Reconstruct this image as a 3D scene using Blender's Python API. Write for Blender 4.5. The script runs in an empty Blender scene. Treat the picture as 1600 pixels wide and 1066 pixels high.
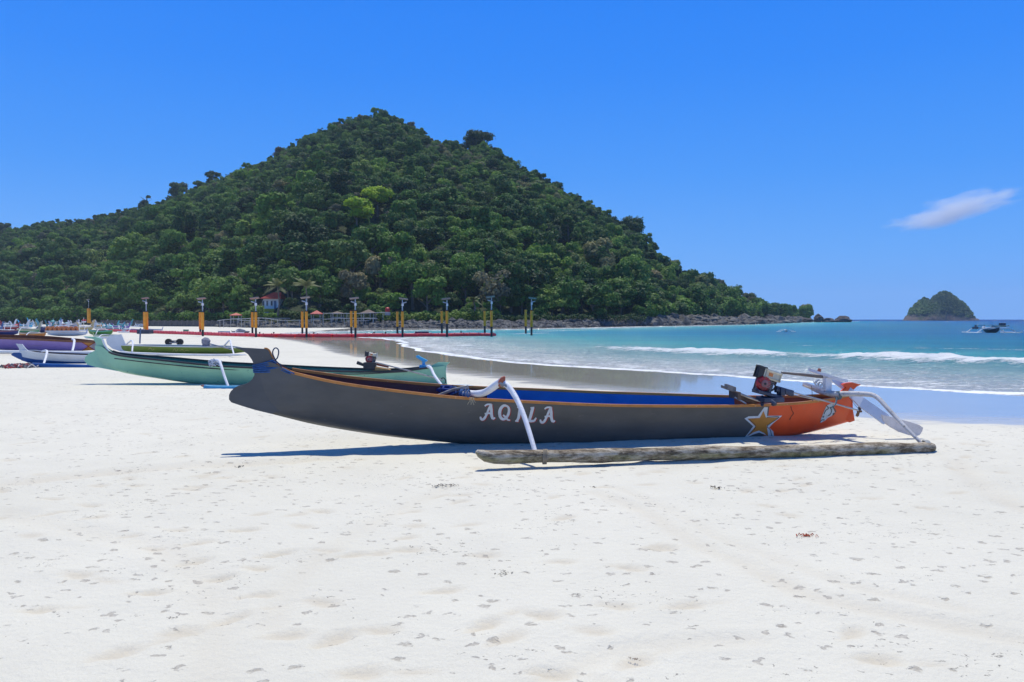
import bpy, bmesh, math, random
import numpy as np
from mathutils import Vector
from mathutils.bvhtree import BVHTree
from mathutils.geometry import tessellate_polygon
PI = math.pi
random.seed(7); RNG = np.random.default_rng(7)
S = bpy.context.scene
COL = S.collection

# ---------------------------------------------------------------- camera, sky, sun, exposure
F, CW, CH, HZ, EYE = 1200.0, 800.0, 533.0, 499.0, 1.6     # focal length in photo pixels, centre, horizon row, eye height
PITCH = math.atan((CH - HZ) / F)
cam_d = bpy.data.cameras.new('camera'); cam = bpy.data.objects.new('camera', cam_d); COL.objects.link(cam)
cam.location = (0, 0, EYE); cam.rotation_euler = (PI / 2 - PITCH, 0, 0)
cam_d.sensor_width = 36; cam_d.lens = 36 * F / 1600; cam_d.clip_start = .05; cam_d.clip_end = 30000
S.camera = cam
SUN_EL, SUN_AZ = math.radians(69), math.radians(2)         # azimuth from +Y towards +X
W = bpy.data.worlds.new('World'); S.world = W; W.use_nodes = True
nt = W.node_tree; nt.nodes.clear()
sky = nt.nodes.new('ShaderNodeTexSky'); sky.sky_type = 'NISHITA'; sky.sun_disc = False
sky.sun_elevation = SUN_EL; sky.sun_rotation = SUN_AZ; sky.air_density = 1.0; sky.dust_density = .25; sky.ozone_density = 3.0
gm = nt.nodes.new('ShaderNodeGamma'); gm.inputs[1].default_value = 1.0
hs = nt.nodes.new('ShaderNodeHueSaturation'); hs.inputs['Saturation'].default_value = 1.28; hs.inputs['Hue'].default_value = .503; hs.inputs['Value'].default_value = 1.0
# the clear tropical sky is a deeper, cleaner blue than the stock one: grade it by elevation
tcw = nt.nodes.new('ShaderNodeTexCoord'); sxw = nt.nodes.new('ShaderNodeSeparateXYZ'); nt.links.new(tcw.outputs['Generated'], sxw.inputs[0])
rw = nt.nodes.new('ShaderNodeValToRGB'); ew = rw.color_ramp.elements
SKYS = [(0.0, (.155, .44, .97)), (.08, (.115, .395, .98)), (.18, (.058, .315, .97)), (.30, (.026, .252, .96)), (.42, (.013, .215, .93)), (.62, (.022, .15, .55)), (1.0, (.02, .09, .33))]
while len(ew) < len(SKYS): ew.new(.5)
for e_, (p_, c_) in zip(ew, SKYS): e_.position = p_; e_.color = (*c_, 1)
vmw = nt.nodes.new('ShaderNodeVectorMath'); vmw.operation = 'SCALE'; vmw.inputs['Scale'].default_value = 1 / .13
nt.links.new(sxw.outputs[2], rw.inputs[0]); nt.links.new(rw.outputs[0], vmw.inputs[0])
mxw = nt.nodes.new('ShaderNodeMix'); mxw.data_type = 'RGBA'; mxw.inputs[0].default_value = .97
bg = nt.nodes.new('ShaderNodeBackground'); bg.inputs[1].default_value = .13
wo = nt.nodes.new('ShaderNodeOutputWorld')
nt.links.new(sky.outputs[0], gm.inputs[0]); nt.links.new(gm.outputs[0], hs.inputs['Color']); nt.links.new(hs.outputs[0], mxw.inputs[6]); nt.links.new(vmw.outputs[0], mxw.inputs[7]); nt.links.new(mxw.outputs[2], bg.inputs[0]); nt.links.new(bg.outputs[0], wo.inputs[0])
sl = bpy.data.lights.new('sun', 'SUN'); sl.energy = 4.35; sl.angle = math.radians(.53); sl.color = (1, .955, .83)
so = bpy.data.objects.new('sun', sl); COL.objects.link(so)
SUN = Vector((math.sin(SUN_AZ) * math.cos(SUN_EL), math.cos(SUN_AZ) * math.cos(SUN_EL), math.sin(SUN_EL)))
so.rotation_euler = SUN.to_track_quat('Z', 'Y').to_euler(); so.location = SUN * 300
S.view_settings.view_transform = 'Standard'; S.view_settings.look = 'None'; S.view_settings.gamma = 1
S.view_settings.exposure = 0; S.view_settings.use_curve_mapping = False
S.cycles.max_bounces = 6; S.cycles.diffuse_bounces = 3; S.cycles.glossy_bounces = 3; S.cycles.transparent_max_bounces = 6; S.cycles.volume_bounces = 2

# ---------------------------------------------------------------- geometry of the view
cp, sp = math.cos(PITCH), math.sin(PITCH)
def ray(px, py):
    a, b = (px - CW) / F, (CH - py) / F
    return Vector((a, cp + b * sp, -sp + b * cp))
CAM = Vector((0, 0, EYE))
def at(px, py, Y):
    d = ray(px, py); return CAM + d * (Y / d.y)
def gp(px, py, z=0.0):
    d = ray(px, py); return CAM + d * ((z - EYE) / d.z)
def onp(px, py, P0, n):
    d = ray(px, py); return CAM + d * ((P0 - CAM).dot(n) / d.dot(n))

# ---------------------------------------------------------------- materials
def _noise(t, scale, detail=4, rough=.55, coord='Object', stretch=None, out='Fac'):
    tc = t.nodes.new('ShaderNodeTexCoord'); n = t.nodes.new('ShaderNodeTexNoise')
    n.inputs['Scale'].default_value = scale; n.inputs['Detail'].default_value = detail; n.inputs['Roughness'].default_value = rough
    if stretch:
        m = t.nodes.new('ShaderNodeMapping'); m.inputs['Scale'].default_value = stretch
        t.links.new(tc.outputs[coord], m.inputs[0]); t.links.new(m.outputs[0], n.inputs['Vector'])
    else: t.links.new(tc.outputs[coord], n.inputs['Vector'])
    return n.outputs[out]
def _ramp(t, src, stops, interp='LINEAR'):
    r = t.nodes.new('ShaderNodeValToRGB'); r.color_ramp.interpolation = interp
    e = r.color_ramp.elements
    while len(e) < len(stops): e.new(.5)
    for k, (p, c) in enumerate(stops):
        e[k].position = p; e[k].color = (*c, 1) if hasattr(c, '__len__') else (c, c, c, 1)
    t.links.new(src, r.inputs[0]); return r.outputs[0]
def _mix(t, a, b, fac, mode='MIX'):
    m = t.nodes.new('ShaderNodeMix'); m.data_type = 'RGBA'; m.blend_type = mode
    for k, v in ((0, fac), (6, a), (7, b)):
        if hasattr(v, 'is_output') or isinstance(v, bpy.types.NodeSocket): t.links.new(v, m.inputs[k])
        elif k == 0: m.inputs[0].default_value = v
        else: m.inputs[k].default_value = (*v, 1)
    return m.outputs[2]
def _math(t, op, a, b=0.0, clamp=False):
    m = t.nodes.new('ShaderNodeMath'); m.operation = op; m.use_clamp = clamp
    for k, v in enumerate((a, b)):
        if isinstance(v, bpy.types.NodeSocket): t.links.new(v, m.inputs[k])
        else: m.inputs[k].default_value = v
    return m.outputs[0]
def _attr(t, name):
    a = t.nodes.new('ShaderNodeAttribute'); a.attribute_name = name; return a.outputs['Fac']
def _bump(t, src, strength, dist):
    b = t.nodes.new('ShaderNodeBump'); b.inputs['Strength'].default_value = strength; b.inputs['Distance'].default_value = dist
    t.links.new(src, b.inputs['Height']); return b.outputs[0]
def newmat(name):
    m = bpy.data.materials.new(name); m.use_nodes = True; t = m.node_tree
    return m, t, t.nodes['Principled BSDF']
_cache = {}
def paint(name, col, rough=.45, wear=.25, wearcol=None, scale=3.0, bump=.15, metallic=0.0, chips=.0, streak=None):
    """painted wood or metal: mottled, faded, a little chipped"""
    if name in _cache: return _cache[name]
    m, t, p = newmat(name)
    n = _noise(t, scale, 6, .6, stretch=streak)
    d = tuple(c * (1 - wear) for c in col); l = tuple(min(1, c * (1 + wear * .6) + .01) for c in col)
    c = _ramp(t, n, [(.3, d), (.5, col), (.72, l)])
    if chips:
        n2 = _noise(t, scale * 7, 5, .7, stretch=streak)
        w = wearcol or tuple(c_ * .5 + .1 for c_ in col)
        c = _mix(t, c, w, _ramp(t, n2, [(.66 - chips * .12, 0.0), (.70 - chips * .1, 1.0)]))
    t.links.new(c, p.inputs['Base Color'])
    r = _ramp(t, _noise(t, scale * 2.3, 4), [(.3, rough * .8), (.7, min(1, rough * 1.25))]); t.links.new(r, p.inputs['Roughness'])
    if bump: t.links.new(_bump(t, _noise(t, scale * 9, 4, stretch=streak), bump, .01), p.inputs['Normal'])
    p.inputs['Metallic'].default_value = metallic
    _cache[name] = m; return m

# ---------------------------------------------------------------- objects
def tag(o, label=None, cat=None, group=None, kind=None):
    if label: o['label'] = label
    if cat: o['category'] = cat
    if group: o['group'] = group
    if kind: o['kind'] = kind
    return o
def thing(name, label, cat, loc=(0, 0, 0), group=None):
    o = bpy.data.objects.new(name, None); COL.objects.link(o); o.location = loc; o.empty_display_size = .3
    o['_loc'] = 0; del o['_loc']
    return tag(o, label, cat, group)
def root_loc(o):
    v = Vector((0, 0, 0))
    while o is not None: v += Vector(o.location); o = o.parent
    return v
def mesh(name, V, Fc, mats, parent=None, smooth=True, midx=None, world=True, loc=None):
    """one mesh object; V in world coordinates (world=True) or local to the parent"""
    me = bpy.data.meshes.new(name)
    V = np.asarray(V, dtype=np.float64).reshape(-1, 3)
    off = np.zeros(3)
    if world and parent is not None: off = np.array(root_loc(parent))
    if loc is not None: off = np.array(loc)
    V = V - off
    if isinstance(Fc, np.ndarray) and Fc.ndim == 2:
        n, k = Fc.shape
        me.vertices.add(len(V)); me.vertices.foreach_set('co', V.ravel().astype(np.float32))
        me.loops.add(n * k); me.loops.foreach_set('vertex_index', Fc.ravel().astype(np.int32))
        me.polygons.add(n); me.polygons.foreach_set('loop_start', (np.arange(n) * k).astype(np.int32))
        me.update(calc_edges=True)
    else:
        me.from_pydata([tuple(v) for v in V], [], [tuple(f) for f in Fc]); me.update()
    me.validate()
    for m in (mats if isinstance(mats, (list, tuple)) else [mats]): me.materials.append(m)
    if midx is not None: me.polygons.foreach_set('material_index', np.asarray(midx, dtype=np.int32))
    me.polygons.foreach_set('use_smooth', np.full(len(me.polygons), bool(smooth)))
    o = bpy.data.objects.new(name, me); COL.objects.link(o)
    if parent is not None: o.parent = parent
    if loc is not None: o.location = loc
    return o
class MB:
    """collects primitives in world coordinates"""
    def __init__(s): s.V = []; s.F = []; s.m = []
    def add(s, V, Fc, mi=0):
        b = len(s.V); s.V += [tuple(v) for v in V]; s.F += [tuple(i + b for i in f) for f in Fc]; s.m += [mi] * len(Fc); return s
    def box(s, c, x, y, z, mi=0, bev=0.0):
        """centre c, half-extent vectors x y z; chamfered when bev>0 (metres)"""
        c, x, y, z = Vector(c), Vector(x), Vector(y), Vector(z)
        if bev <= 0:
            V = [c + x * i + y * j + z * k for i in (-1, 1) for j in (-1, 1) for k in (-1, 1)]
            return s.add(V, [(0, 1, 3, 2), (4, 6, 7, 5), (0, 4, 5, 1), (2, 3, 7, 6), (0, 2, 6, 4), (1, 5, 7, 3)], mi)
        bm = bmesh.new(); bmesh.ops.create_cube(bm, size=2)
        for v in bm.verts: v.co = c + x * v.co.x + y * v.co.y + z * v.co.z
        bmesh.ops.bevel(bm, geom=list(bm.edges), offset=bev, segments=2, affect='EDGES', profile=.6)
        bm.verts.index_update(); s.add([v.co for v in bm.verts], [[v.index for v in f.verts] for f in bm.faces], mi); bm.free(); return s
    def tube(s, pts, rad, n=10, mi=0, cap=True, squash=1.0, up=(0, 0, 1)):
        pts = [Vector(p) for p in pts]
        if not hasattr(rad, '__len__'): rad = [rad] * len(pts)
        b = len(s.V); up = Vector(up); prev = None
        for i, p in enumerate(pts):
            d = (pts[min(i + 1, len(pts) - 1)] - pts[max(i - 1, 0)]).normalized()
            if prev is None:
                a = d.cross(up)
                if a.length < 1e-3: a = d.cross(Vector((1, 0, 0)))
                a.normalize()
            else: a = (prev - d * prev.dot(d)).normalized()
            prev = a; c = a.cross(d)
            for k in range(n):
                th = 2 * PI * k / n
                s.V.append(tuple(p + a * (math.cos(th) * rad[i]) + c * (math.sin(th) * rad[i] * squash)))
        for i in range(len(pts) - 1):
            for k in range(n):
                s.F.append((b + i * n + k, b + i * n + (k + 1) % n, b + (i + 1) * n + (k + 1) % n, b + (i + 1) * n + k)); s.m.append(mi)
        if cap:
            s.F.append(tuple(b + k for k in range(n))[::-1]); s.m.append(mi)
            s.F.append(tuple(b + (len(pts) - 1) * n + k for k in range(n))); s.m.append(mi)
        return s
    def prism(s, poly, d, mi=0):
        """closed polygon (3-D points) extruded by vector d"""
        n = len(poly); d = Vector(d); P = [Vector(p) for p in poly]
        tri = [list(q) for q in tessellate_polygon([P])]
        V = P + [p + d for p in P]
        Fc = tri + [[i + n for i in q][::-1] for q in tri] + [(i, (i + 1) % n, (i + 1) % n + n, i + n) for i in range(n)]
        return s.add(V, Fc, mi)
    def build(s, name, mats, parent=None, smooth=False, loc=None):
        o = mesh(name, s.V, s.F, mats, parent, smooth, s.m, loc=loc)
        bm = bmesh.new(); bm.from_mesh(o.data); bmesh.ops.recalc_face_normals(bm, faces=list(bm.faces)); bm.to_mesh(o.data); bm.free()
        if smooth == 'auto' or smooth is True:
            try: o.data.set_sharp_from_angle(angle=math.radians(38))
            except Exception: pass
        return o
def crom(pts, n=6):
    """Catmull-Rom resample of any-dimensional points"""
    P = np.array([list(p) for p in pts], float); out = []
    Q = np.vstack([2 * P[0] - P[1], P, 2 * P[-1] - P[-2]])
    for i in range(1, len(Q) - 2):
        for k in range(n):
            t = k / n; a, b, c, d = Q[i - 1], Q[i], Q[i + 1], Q[i + 2]
            out.append(.5 * (2 * b + (c - a) * t + (2 * a - 5 * b + 4 * c - d) * t * t + (3 * b - a - 3 * c + d) * t ** 3))
    out.append(P[-1]); return np.array(out)
def copy_tree(o, parent=None):
    c = o.copy(); COL.objects.link(c)
    if parent is not None: c.parent = parent
    for ch in list(o.children): copy_tree(ch, c)
    return c

# ---------------------------------------------------------------- noise on arrays
def vnoise(x, y, seed=0):
    xi, yi = np.floor(x).astype(np.int64), np.floor(y).astype(np.int64); fx, fy = x - xi, y - yi
    def h(a, b):
        n = (a * 374761393 + b * 668265263 + seed * 1442695041) & 0x7fffffff
        n = ((n ^ (n >> 13)) * 1274126177) & 0x7fffffff
        return ((n ^ (n >> 16)) & 0xffff) / 65535.0
    u, v = fx * fx * (3 - 2 * fx), fy * fy * (3 - 2 * fy)
    return (h(xi, yi) * (1 - u) + h(xi + 1, yi) * u) * (1 - v) + (h(xi, yi + 1) * (1 - u) + h(xi + 1, yi + 1) * u) * v
def fbm(x, y, oct=4, seed=0):
    s, a, t = 0, 1, 0
    for k in range(oct):
        s = s + a * vnoise(x * 2 ** k, y * 2 ** k, seed + k * 17); t += a; a *= .5
    return s / t
# ================================================================= THE GROUND AND THE SEA
# shoreline in plan: water lies on its right-hand / far side
SH_PX = [(1500, 611), (1300, 598), (1100, 584.5), (960, 576.5), (900, 572.5), (800, 565.5), (725, 558.5), (675, 550.5), (631, 539.5), (603, 530.5),
         (560, 526.6), (500, 524), (440, 520.5), (470, 518.3), (530, 516.8), (600, 515.6), (700, 514.6), (800, 513.8), (900, 512.2)]
shore = [(40.0, -8.0), (14.0, 12.2)] + [tuple(gp(*p))[:2] for p in SH_PX]
sm = crom(shore[1:], 4); shore = np.vstack([[60., -30.], [shore[0]], sm, [[(px - CW) / F * D, D] for px, D in ((1000, 176), (1080, 200), (1150, 270), (1200, 345), (1248, 440), (1262, 480), (1200, 620), (900, 900), (200, 1500), (-900, 3500))]])
WET_PX = [(1500, 665.5), (1400, 660), (1335, 655), (941, 613), (847, 605), (772, 593), (697, 584), (605, 567.5), (550, 557.5), (509, 550), (492, 541), (462, 534.5), (430, 530), (380, 525.5)]
wetl = np.vstack([[40., -16.], crom([(16., 9.3)] + [tuple(gp(*p))[:2] for p in WET_PX], 4), [[-30, 150], [-30, 400]]])
def sdist(x, y, L, sign_right=True):
    """distance to polyline L; positive on the right-hand side when walking along L"""
    best = np.full(x.shape, 1e18); sg = np.zeros(x.shape)
    for a, b in zip(L[:-1], L[1:]):
        d = b - a; l2 = (d ** 2).sum()
        if l2 < 1e-9: continue
        t = np.clip(((x - a[0]) * d[0] + (y - a[1]) * d[1]) / l2, 0, 1)
        qx, qy = a[0] + t * d[0] - x, a[1] + t * d[1] - y; q = qx * qx + qy * qy
        cr = d[0] * (y - a[1]) - d[1] * (x - a[0])
        u = q < best - 1e-9; best = np.where(u, q, best); sg = np.where(u, np.sign(cr), sg)
    return np.sqrt(best) * (-sg)
SEA_Z = -.03
def inside(x, y, P):
    r = np.zeros(x.shape, bool)
    for (ax, ay), (bx, by) in zip(P, np.roll(P, -1, axis=0)):
        c = ((ay > y) != (by > y)); xx = (bx - ax) * (y - ay) / ((by - ay) if by != ay else 1e-9) + ax
        r ^= c & (x < xx)
    return r
SEA_POLY = np.vstack([shore, [[-5000, 6000], [6000, 6000], [6000, -30]]])
WET_POLY = np.vstack([wetl, [[6000, 400], [6000, -16]]])
def sea_sd(x, y):
    d = np.abs(sdist(x, y, shore)); return np.where(inside(x, y, SEA_POLY), d, -d)
def wet_sd(x, y):
    d = np.abs(sdist(x, y, wetl)); return np.where(inside(x, y, WET_POLY), d, -d)
def grow(a, b, step, ratio, far):
    out = []; s = step; v = b
    while v < far: s *= ratio; v += s; out.append(v)
    return out
xs = np.concatenate([-np.array(grow(0, 7.5, .05, 1.09, 4000))[::-1], np.arange(-7.5, 8.5, .05), np.array(grow(0, 8.45, .05, 1.09, 4000))])
ys = np.concatenate([-np.array(grow(0, -2.6, .1, 1.35, 400))[::-1], np.arange(2.6, 7.5, .04), np.arange(7.5, 16, .075), np.array(grow(0, 15.95, .075, 1.022, 4000))])
GX, GY = np.meshgrid(xs, ys)
sd, wd = sea_sd(GX, GY), wet_sd(GX, GY)
und = (fbm(GX * .35, GY * .35, 4, 3) - .5) * .05 * np.clip(-wd / 2.5, 0, 1) * np.clip((60 - GY) / 30, 0, 1)
near = np.clip((22 - np.hypot(GX, GY)) / 8, 0, 1) * np.clip(-wd / 1.5, 0, 1)
und += (fbm(GX * 2.3, GY * 2.3, 3, 9) - .5) * .018 * near + (fbm(GX * 9, GY * 9, 2, 19) - .5) * .005 * near
GZ = und.copy()
foot = np.zeros(GX.shape)
for pl, wd_, am_ in (([(930, 770), (1010, 800), (1080, 845), (1160, 880), (1260, 930), (1420, 965), (1600, 1000)], .10, .22), ([(960, 762), (1050, 798), (1120, 838), (1210, 872), (1330, 915), (1500, 950)], .08, .16), ([(0, 800), (120, 830), (260, 860), (330, 930), (330, 1066)], .14, .14),
                     ([(520, 716), (420, 724), (300, 729), (160, 740), (0, 758)], .16, .30), ([(1180, 1000), (1000, 1010), (900, 1040), (820, 1080)], .08, .16), ([(700, 760), (560, 830), (470, 900), (420, 980)], .10, .14), ([(1490, 720), (1530, 760), (1600, 800)], .12, .2)):
    d_ = np.abs(sdist(GX, GY, crom([tuple(gp(*q))[:2] for q in pl], 4))); q_ = np.exp(-(d_ / wd_) ** 2) * (.5 + fbm(GX * 3, GY * 3, 3, 31)) * near
    foot = np.maximum(foot, am_ * 1.3 * q_); GZ -= .011 * am_ * 4 * q_; GZ += .012 * am_ * 3 * np.exp(-((d_ - wd_ * 1.5) / (wd_ * .5)) ** 2) * near
def print_at(x, y, ang, L, Wd, dep, drag=0.0):
    iy0, iy1 = np.searchsorted(ys, (y - .8, y + .8)); ix0, ix1 = np.searchsorted(xs, (x - .8, x + .8))
    sx, sy = GX[iy0:iy1, ix0:ix1] - x, GY[iy0:iy1, ix0:ix1] - y
    u = sx * math.cos(ang) + sy * math.sin(ang); v = -sx * math.sin(ang) + sy * math.cos(ang)
    w = Wd * (1 + .35 * np.tanh(u / L * 2)); r = np.sqrt((u / L) ** 2 + (v / w) ** 2)
    k = np.exp(-(r ** 4)); rim = np.exp(-((r - 1.35) / .28) ** 2)
    GZ[iy0:iy1, ix0:ix1] += -dep * .8 * k + dep * .4 * rim
    foot[iy0:iy1, ix0:ix1] = np.maximum(foot[iy0:iy1, ix0:ix1], k * (.6 + 4 * dep))
    if drag:
        k2 = np.exp(-((v) / (Wd * .5)) ** 2) * np.clip((u - L) / .1, 0, 1) * np.clip((L + drag - u) / .15, 0, 1)
        GZ[iy0:iy1, ix0:ix1] -= dep * .5 * k2; foot[iy0:iy1, ix0:ix1] = np.maximum(foot[iy0:iy1, ix0:ix1], k2 * .6)
rr = random.Random(11)
FOOT_PX = [(635, 860), (233, 930), (402, 933), (500, 942), (300, 880), (240, 858), (400, 890), (380, 830), (445, 995), (520, 1000), (590, 985), (280, 990), (360, 970, .25), (180, 1026, .4),
           (120, 900, .3), (845, 962), (925, 988), (990, 1035, .2), (860, 1052, .2), (960, 948), (755, 980, .25), (1370, 1030, .25), (980, 888), (640, 800), (140, 790), (560, 1052, .3),
           (690, 925), (790, 1000), (430, 868), (310, 850), (500, 800), (310, 760), (80, 780), (1070, 948, .2), (1330, 990), (60, 955, .2), (340, 905)]
for q in FOOT_PX:
    g = gp(q[0], q[1]); a = rr.uniform(-.5, .9)
    print_at(g.x, g.y, a, rr.uniform(.10, .13), rr.uniform(.045, .06), rr.uniform(.014, .026), (q[2] if len(q) > 2 else 0))
for i in range(260):
    y = rr.uniform(5, 20); x = rr.uniform(-.72, .72) * y
    if wet_sd(np.array([x]), np.array([y]))[0] < -1: print_at(x, y, rr.uniform(-.8, 1.2), rr.uniform(.09, .13), rr.uniform(.04, .06), rr.uniform(.004, .018))
# sand banked up against the log float and under the keel of the dark boat
for a_, b_, h_, w_ in ((gp(1010, 724.5), gp(1461, 707.5), .032, .10), (gp(700, 699), gp(1215, 687), .02, .16)):
    L_ = np.array([[a_.x, a_.y + .03], [b_.x, b_.y + .03]]); d_ = np.abs(sdist(GX, GY, L_)); GZ += h_ * np.exp(-(d_ / w_) ** 2) * (.4 + .9 * fbm(GX * 4, GY * 4, 3, 41)) * near
slope = np.where(sd > 0, -.012 - .035 * np.minimum(sd, 110), -.012 * np.clip(1 + sd / 8, 0, 1))
GZ += SEA_Z * np.clip(1 + np.where(sd > 0, 0, sd) / 9, 0, 1) + slope + .012
def grid_mesh(name, X, Y, Z, mat, keep=None, **kw):
    h, w = X.shape; V = np.stack([X, Y, Z], -1).reshape(-1, 3)
    I = np.arange(h * w).reshape(h, w)
    Q = np.stack([I[:-1, :-1], I[:-1, 1:], I[1:, 1:], I[1:, :-1]], -1).reshape(-1, 4)
    if keep is not None:
        kk = keep.reshape(-1); Q = Q[kk[Q].any(axis=1)]
        used = np.unique(Q); mp = -np.ones(h * w, int); mp[used] = np.arange(len(used)); V = V[used]; Q = mp[Q]; o = mesh(name, V, Q, mat, **kw); return o, used
    return mesh(name, V, Q, mat, **kw), np.arange(h * w)
def setattr_pt(o, name, arr, used):
    a = o.data.attributes.new(name, 'FLOAT', 'POINT'); a.data.foreach_set('value', arr.reshape(-1)[used].astype(np.float32))

def sand_material():
    m, t, p = newmat('coral_sand')
    wet = _attr(t, 'wet'); ft = _attr(t, 'foot')
    big = _noise(t, .22, 4, .6); mid = _noise(t, 1.6, 5, .6); fine = _noise(t, 160, 3, .7)
    c = _ramp(t, big, [(.3, (.645, .618, .517)), (.5, (.68, .652, .55)), (.7, (.715, .683, .577))])
    c = _mix(t, c, _ramp(t, mid, [(.3, (.94, .94, .945)), (.7, (1, 1, 1))]), 1.0, 'MULTIPLY')
    c = _mix(t, c, _ramp(t, fine, [(.3, (.88, .87, .86)), (.6, (1, 1, 1))]), 1.0, 'MULTIPLY')
    c = _mix(t, c, (.52, .455, .345), _math(t, 'MULTIPLY', ft, .9, True))
    # damp pock marks and shell specks: voronoi cells of uneven size, a share of them only
    tc = t.nodes.new('ShaderNodeTexCoord')
    dn = t.nodes.new('ShaderNodeTexNoise'); dn.inputs['Scale'].default_value = 21; dn.inputs['Detail'].default_value = 5; t.links.new(tc.outputs['Object'], dn.inputs['Vector'])
    va = t.nodes.new('ShaderNodeVectorMath'); va.operation = 'MULTIPLY_ADD'; va.inputs[1].default_value = (.17, .10, 0)
    t.links.new(dn.outputs['Color'], va.inputs[0]); t.links.new(tc.outputs['Object'], va.inputs[2])
    def specks(sc, lo, hi, share, strg, dens_scale, dlo, dhi, col, seed):
        mp = t.nodes.new('ShaderNodeMapping'); mp.inputs['Location'].default_value = (seed, seed * 2, 0); mp.inputs['Scale'].default_value = (1, 1, 0); t.links.new(va.outputs[0], mp.inputs[0])
        v = t.nodes.new('ShaderNodeTexVoronoi'); v.voronoi_dimensions = '2D'; v.inputs['Scale'].default_value = sc; t.links.new(mp.outputs[0], v.inputs['Vector'])
        sep = t.nodes.new('ShaderNodeSeparateColor'); t.links.new(v.outputs['Color'], sep.inputs[0])
        dens = _ramp(t, _noise(t, dens_scale, 3, .5), [(dlo, 0.0), (dhi, 1.0)])
        thr = _math(t, 'MULTIPLY_ADD', sep.outputs[0], hi - lo); thr.node.inputs[2].default_value = lo
        on = _math(t, 'LESS_THAN', sep.outputs[1], _math(t, 'MULTIPLY', dens, share))
        f = _math(t, 'SUBTRACT', thr, v.outputs['Distance']); f = _math(t, 'MULTIPLY', f, 14, True)
        f = _math(t, 'MULTIPLY', f, on); f = _math(t, 'MULTIPLY', f, strg)
        f = _math(t, 'MULTIPLY', f, _ramp(t, _noise(t, 45, 2), [(.3, .45), (.6, 1.0)]))
        return f, col
    F1, c1 = specks(4.6, .03, .15, .88, .80, .5, .32, .56, (.35, .31, .25), 0)
    F2, c2 = specks(7.5, .05, .24, .50, .80, .9, .38, .60, (.33, .295, .25), 31)
    F3, c3 = specks(34, .08, .34, .35, .85, 1.3, .52, .70, (.13, .115, .095), 77)
    dry = _math(t, 'SUBTRACT', 1, _ramp(t, wet, [(.0, 0.0), (.12, 1.0)]), True)
    for ff, cc in ((F1, c1), (F2, c2), (F3, c3)): c = _mix(t, c, cc, _math(t, 'MULTIPLY', ff, dry, True))
    # wet swash zone
    wn = _math(t, 'MULTIPLY_ADD', _noise(t, .8, 5, .6, stretch=(1, 2.5, 1)), .5); wn.node.inputs[2].default_value = -.25
    wf = _ramp(t, _math(t, 'ADD', wet, wn), [(.02, 0.0), (.10, .75), (.45, 1.0)])
    wc = _ramp(t, _noise(t, .5, 5, .6, stretch=(1, 3, 1)), [(.3, (.44, .41, .345)), (.7, (.53, .495, .425))])
    c = _mix(t, c, wc, wf)
    t.links.new(c, p.inputs['Base Color'])
    r = _math(t, 'MULTIPLY_ADD', wf, -.80); r.node.inputs[2].default_value = .93
    t.links.new(r, p.inputs['Roughness'])
    p.inputs['Specular IOR Level'].default_value = .5
    t.links.new(_math(t, 'MULTIPLY', wf, .48), p.inputs['Coat Weight']); p.inputs['Coat Roughness'].default_value = .035; p.inputs['Coat IOR'].default_value = 1.33
    h = _math(t, 'ADD', _math(t, 'MULTIPLY', fine, .0022), _math(t, 'MULTIPLY', _noise(t, 22, 4, .6), .012))
    h = _math(t, 'SUBTRACT', h, _math(t, 'MULTIPLY', F1, .010)); h = _math(t, 'SUBTRACT', h, _math(t, 'MULTIPLY', F2, .006))
    h = _math(t, 'MULTIPLY', h, _math(t, 'SUBTRACT', 1.0, _math(t, 'MULTIPLY', wf, .96)))
    b = t.nodes.new('ShaderNodeBump'); b.inputs['Strength'].default_value = .9; b.inputs['Distance'].default_value = 1.0
    t.links.new(h, b.inputs['Height']); t.links.new(b.outputs[0], p.inputs['Normal'])
    return m
sand, used = grid_mesh('sand', GX, GY, GZ, sand_material())
setattr_pt(sand, 'wet', np.clip(wd / 4, -1, 1), used); setattr_pt(sand, 'foot', foot, used)
tag(sand, kind='structure')

# ---- the sea
wpx = np.concatenate([np.arange(-1400, -100, 40.), np.arange(-100, 1720, 5.), np.arange(1720, 4200, 40.)])
wpy = np.concatenate([HZ + np.array([.48, .52, .6, .7, .85, 1.0, 1.25, 1.5, 1.8, 1.95, 2.1, 2.25, 2.4, 2.55, 2.7, 2.85, 3, 3.15, 3.3, 3.5, 3.7, 3.9, 4.1, 4.3, 4.6, 4.9, 5.3, 5.7, 6.1]), np.arange(505.5, 530, .5), np.arange(530, 625, .7), np.arange(625, 800, 3), np.arange(800, 1500, 30)])
WX, WYp = np.meshgrid(wpx, wpy); WY = EYE * F / (WYp - HZ); WX = (WX - CW) / F * WY
# near right part of the fan must not lie behind the camera: rows end at 1.9 m
s2 = sea_sd(WX, WY)
edge = s2 + (fbm(WX * .35, WY * .35, 3, 5) - .5) * 1.6 + .25 * np.sin(WX * .9)
foam = np.zeros(WX.shape); hgt = (fbm(WX * .5, WY * 1.1, 3, 8) - .5) * .07 * np.clip(s2 / 10, 0, 1) * np.clip(300 / WY, 0, 1)
def line_d(pxs):
    L = crom([tuple(gp(*p))[:2] for p in pxs], 4)
    return sdist(WX, WY, L)
def along(pxs, f):
    return np.interp((WX / WY) * F + CW, pxs, f)
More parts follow.
